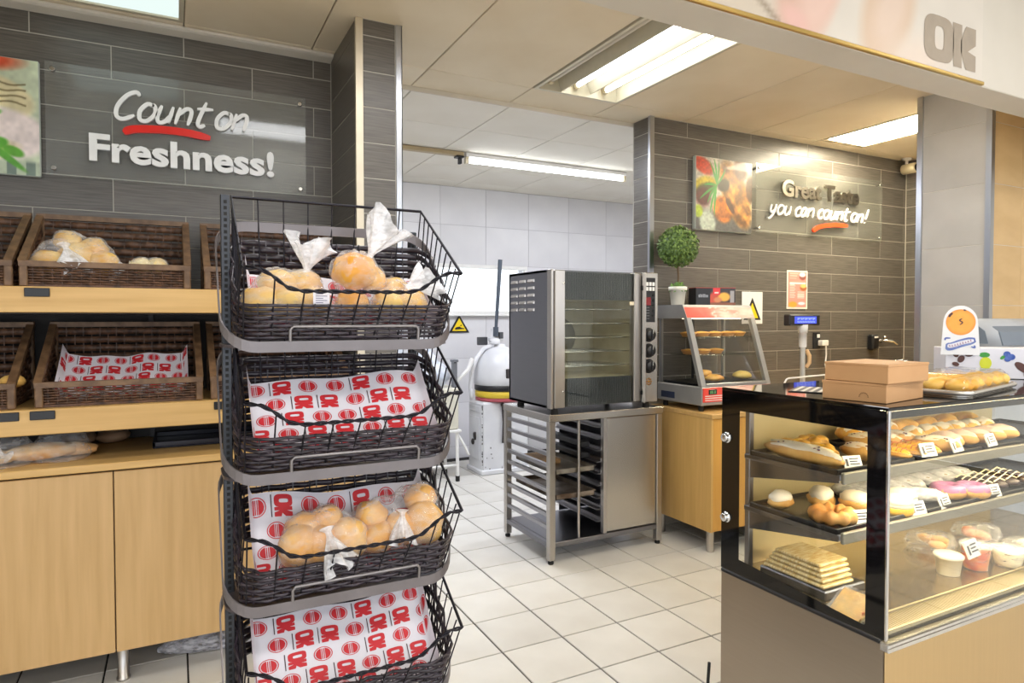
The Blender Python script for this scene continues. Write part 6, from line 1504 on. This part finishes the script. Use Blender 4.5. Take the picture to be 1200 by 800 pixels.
m, tb = film_mesh([((2.06, 5.72, .99), (.12, .12, .12)), ((2.15, 5.72, .98), (.10, .11, .11)), ((2.02, 5.74, 1.12), (.10, .10, .10))], None, 1.05, 21, wr=.1)
tag(m.build('plastic_bag', P('bag_white', '#dfe4ee', 0.3, col2='#c4ccdb', scale=9, bump=.4), origin=(2.08, 5.72, .866)), 'crumpled pale plastic bag on top of the cream crate', 'bag')
m = MB(); m.box(2.27, 2.31, 5.60, 5.66, .866, 1.10, .006); m.box(2.262, 2.318, 5.59, 5.67, 1.10, 1.125, .005)
tag(m.build('grey_canister', P('canister_grey', '#6f7177', .4, scale=10), origin=(2.29, 5.63, .866)), 'narrow grey canister beside the pale bag on the crate', 'canister')
m = MB(); m.tube([(2.29, 5.70, .868), (2.47, 5.72, 1.02), (2.52, 5.73, 1.12)], .02, 10, rs=[.014, .02, .024])
tag(m.build('white_paddle', m_white_pl, origin=(2.29, 5.70, .868)), 'white handle sticking out from the cream crate left of the dough divider', 'handle')
wc = thing('white_cabinet', 'white cabinet with pale top seen through the wire rack', 'cabinet', (1.7, 6.1, 0))
m = MB(); m.box(1.30, 1.86, 5.85, 6.45, .05, 1.22, .006); m.build('carcass', m_white_pl, wc); m = MB(); m.box(1.28, 1.88, 5.83, 6.46, 1.22, 1.27, .005); m.build('top', P('cabinet_top', '#e4e0d3', .4, scale=8), wc)
m = MB(); m.box(1.32, 1.84, 5.838, 5.849, .08, 1.20, .003); m.build('door', m_white_pl, wc)
m = MB(); m.box(1.80, 1.82, 5.82, 5.838, .6, .75, .004); m.build('handle', m_chrome, wc)

# repeats of one kind share a group
GROUPS = {'wicker_basket': 'wicker baskets on the bread shelves', 'paper_liner': 'printed paper liners', 'bread_bag': 'bagged bread', 'baking_tray': 'trays in the oven stand', 'tray': 'black trays in the display case',
          'cake_box': 'cardboard cake boxes', 'price_card': 'price cards in the display case', 'glass_jar': 'glass jars on the display case', 'wrapped_biscuit': 'flat wrapped biscuits in a stack', 'clamshell_pack': 'clear packs on the case deck',
          'plastic_tub': 'tubs on the case deck', 'iced_roll': 'sprinkled iced rolls', 'danish_pastry': 'danish pastries', 'custard_eclair': 'custard eclairs', 'sugared_bun': 'sugared buns', 'croissant': 'croissants', 'pink_doughnut': 'pink doughnuts',
          'chocolate_eclair': 'striped chocolate eclairs', 'cream_sponge': 'cream sponges', 'cream_puff': 'cream puffs', 'pink_bun': 'pale pink buns', 'wrapped_cake': 'wrapped cakes', 'batten_light': 'battens in the back room', 'loaf': 'loaves at the back of the worktop', 'canvas_picture': 'canvas food pictures', 'wall_sign': 'acrylic wall signs'}
for o in SC.objects:
    if o.parent is None and 'label' in o:
        g = GROUPS.get(o.name.split('.')[0])
        if g: o['group'] = g
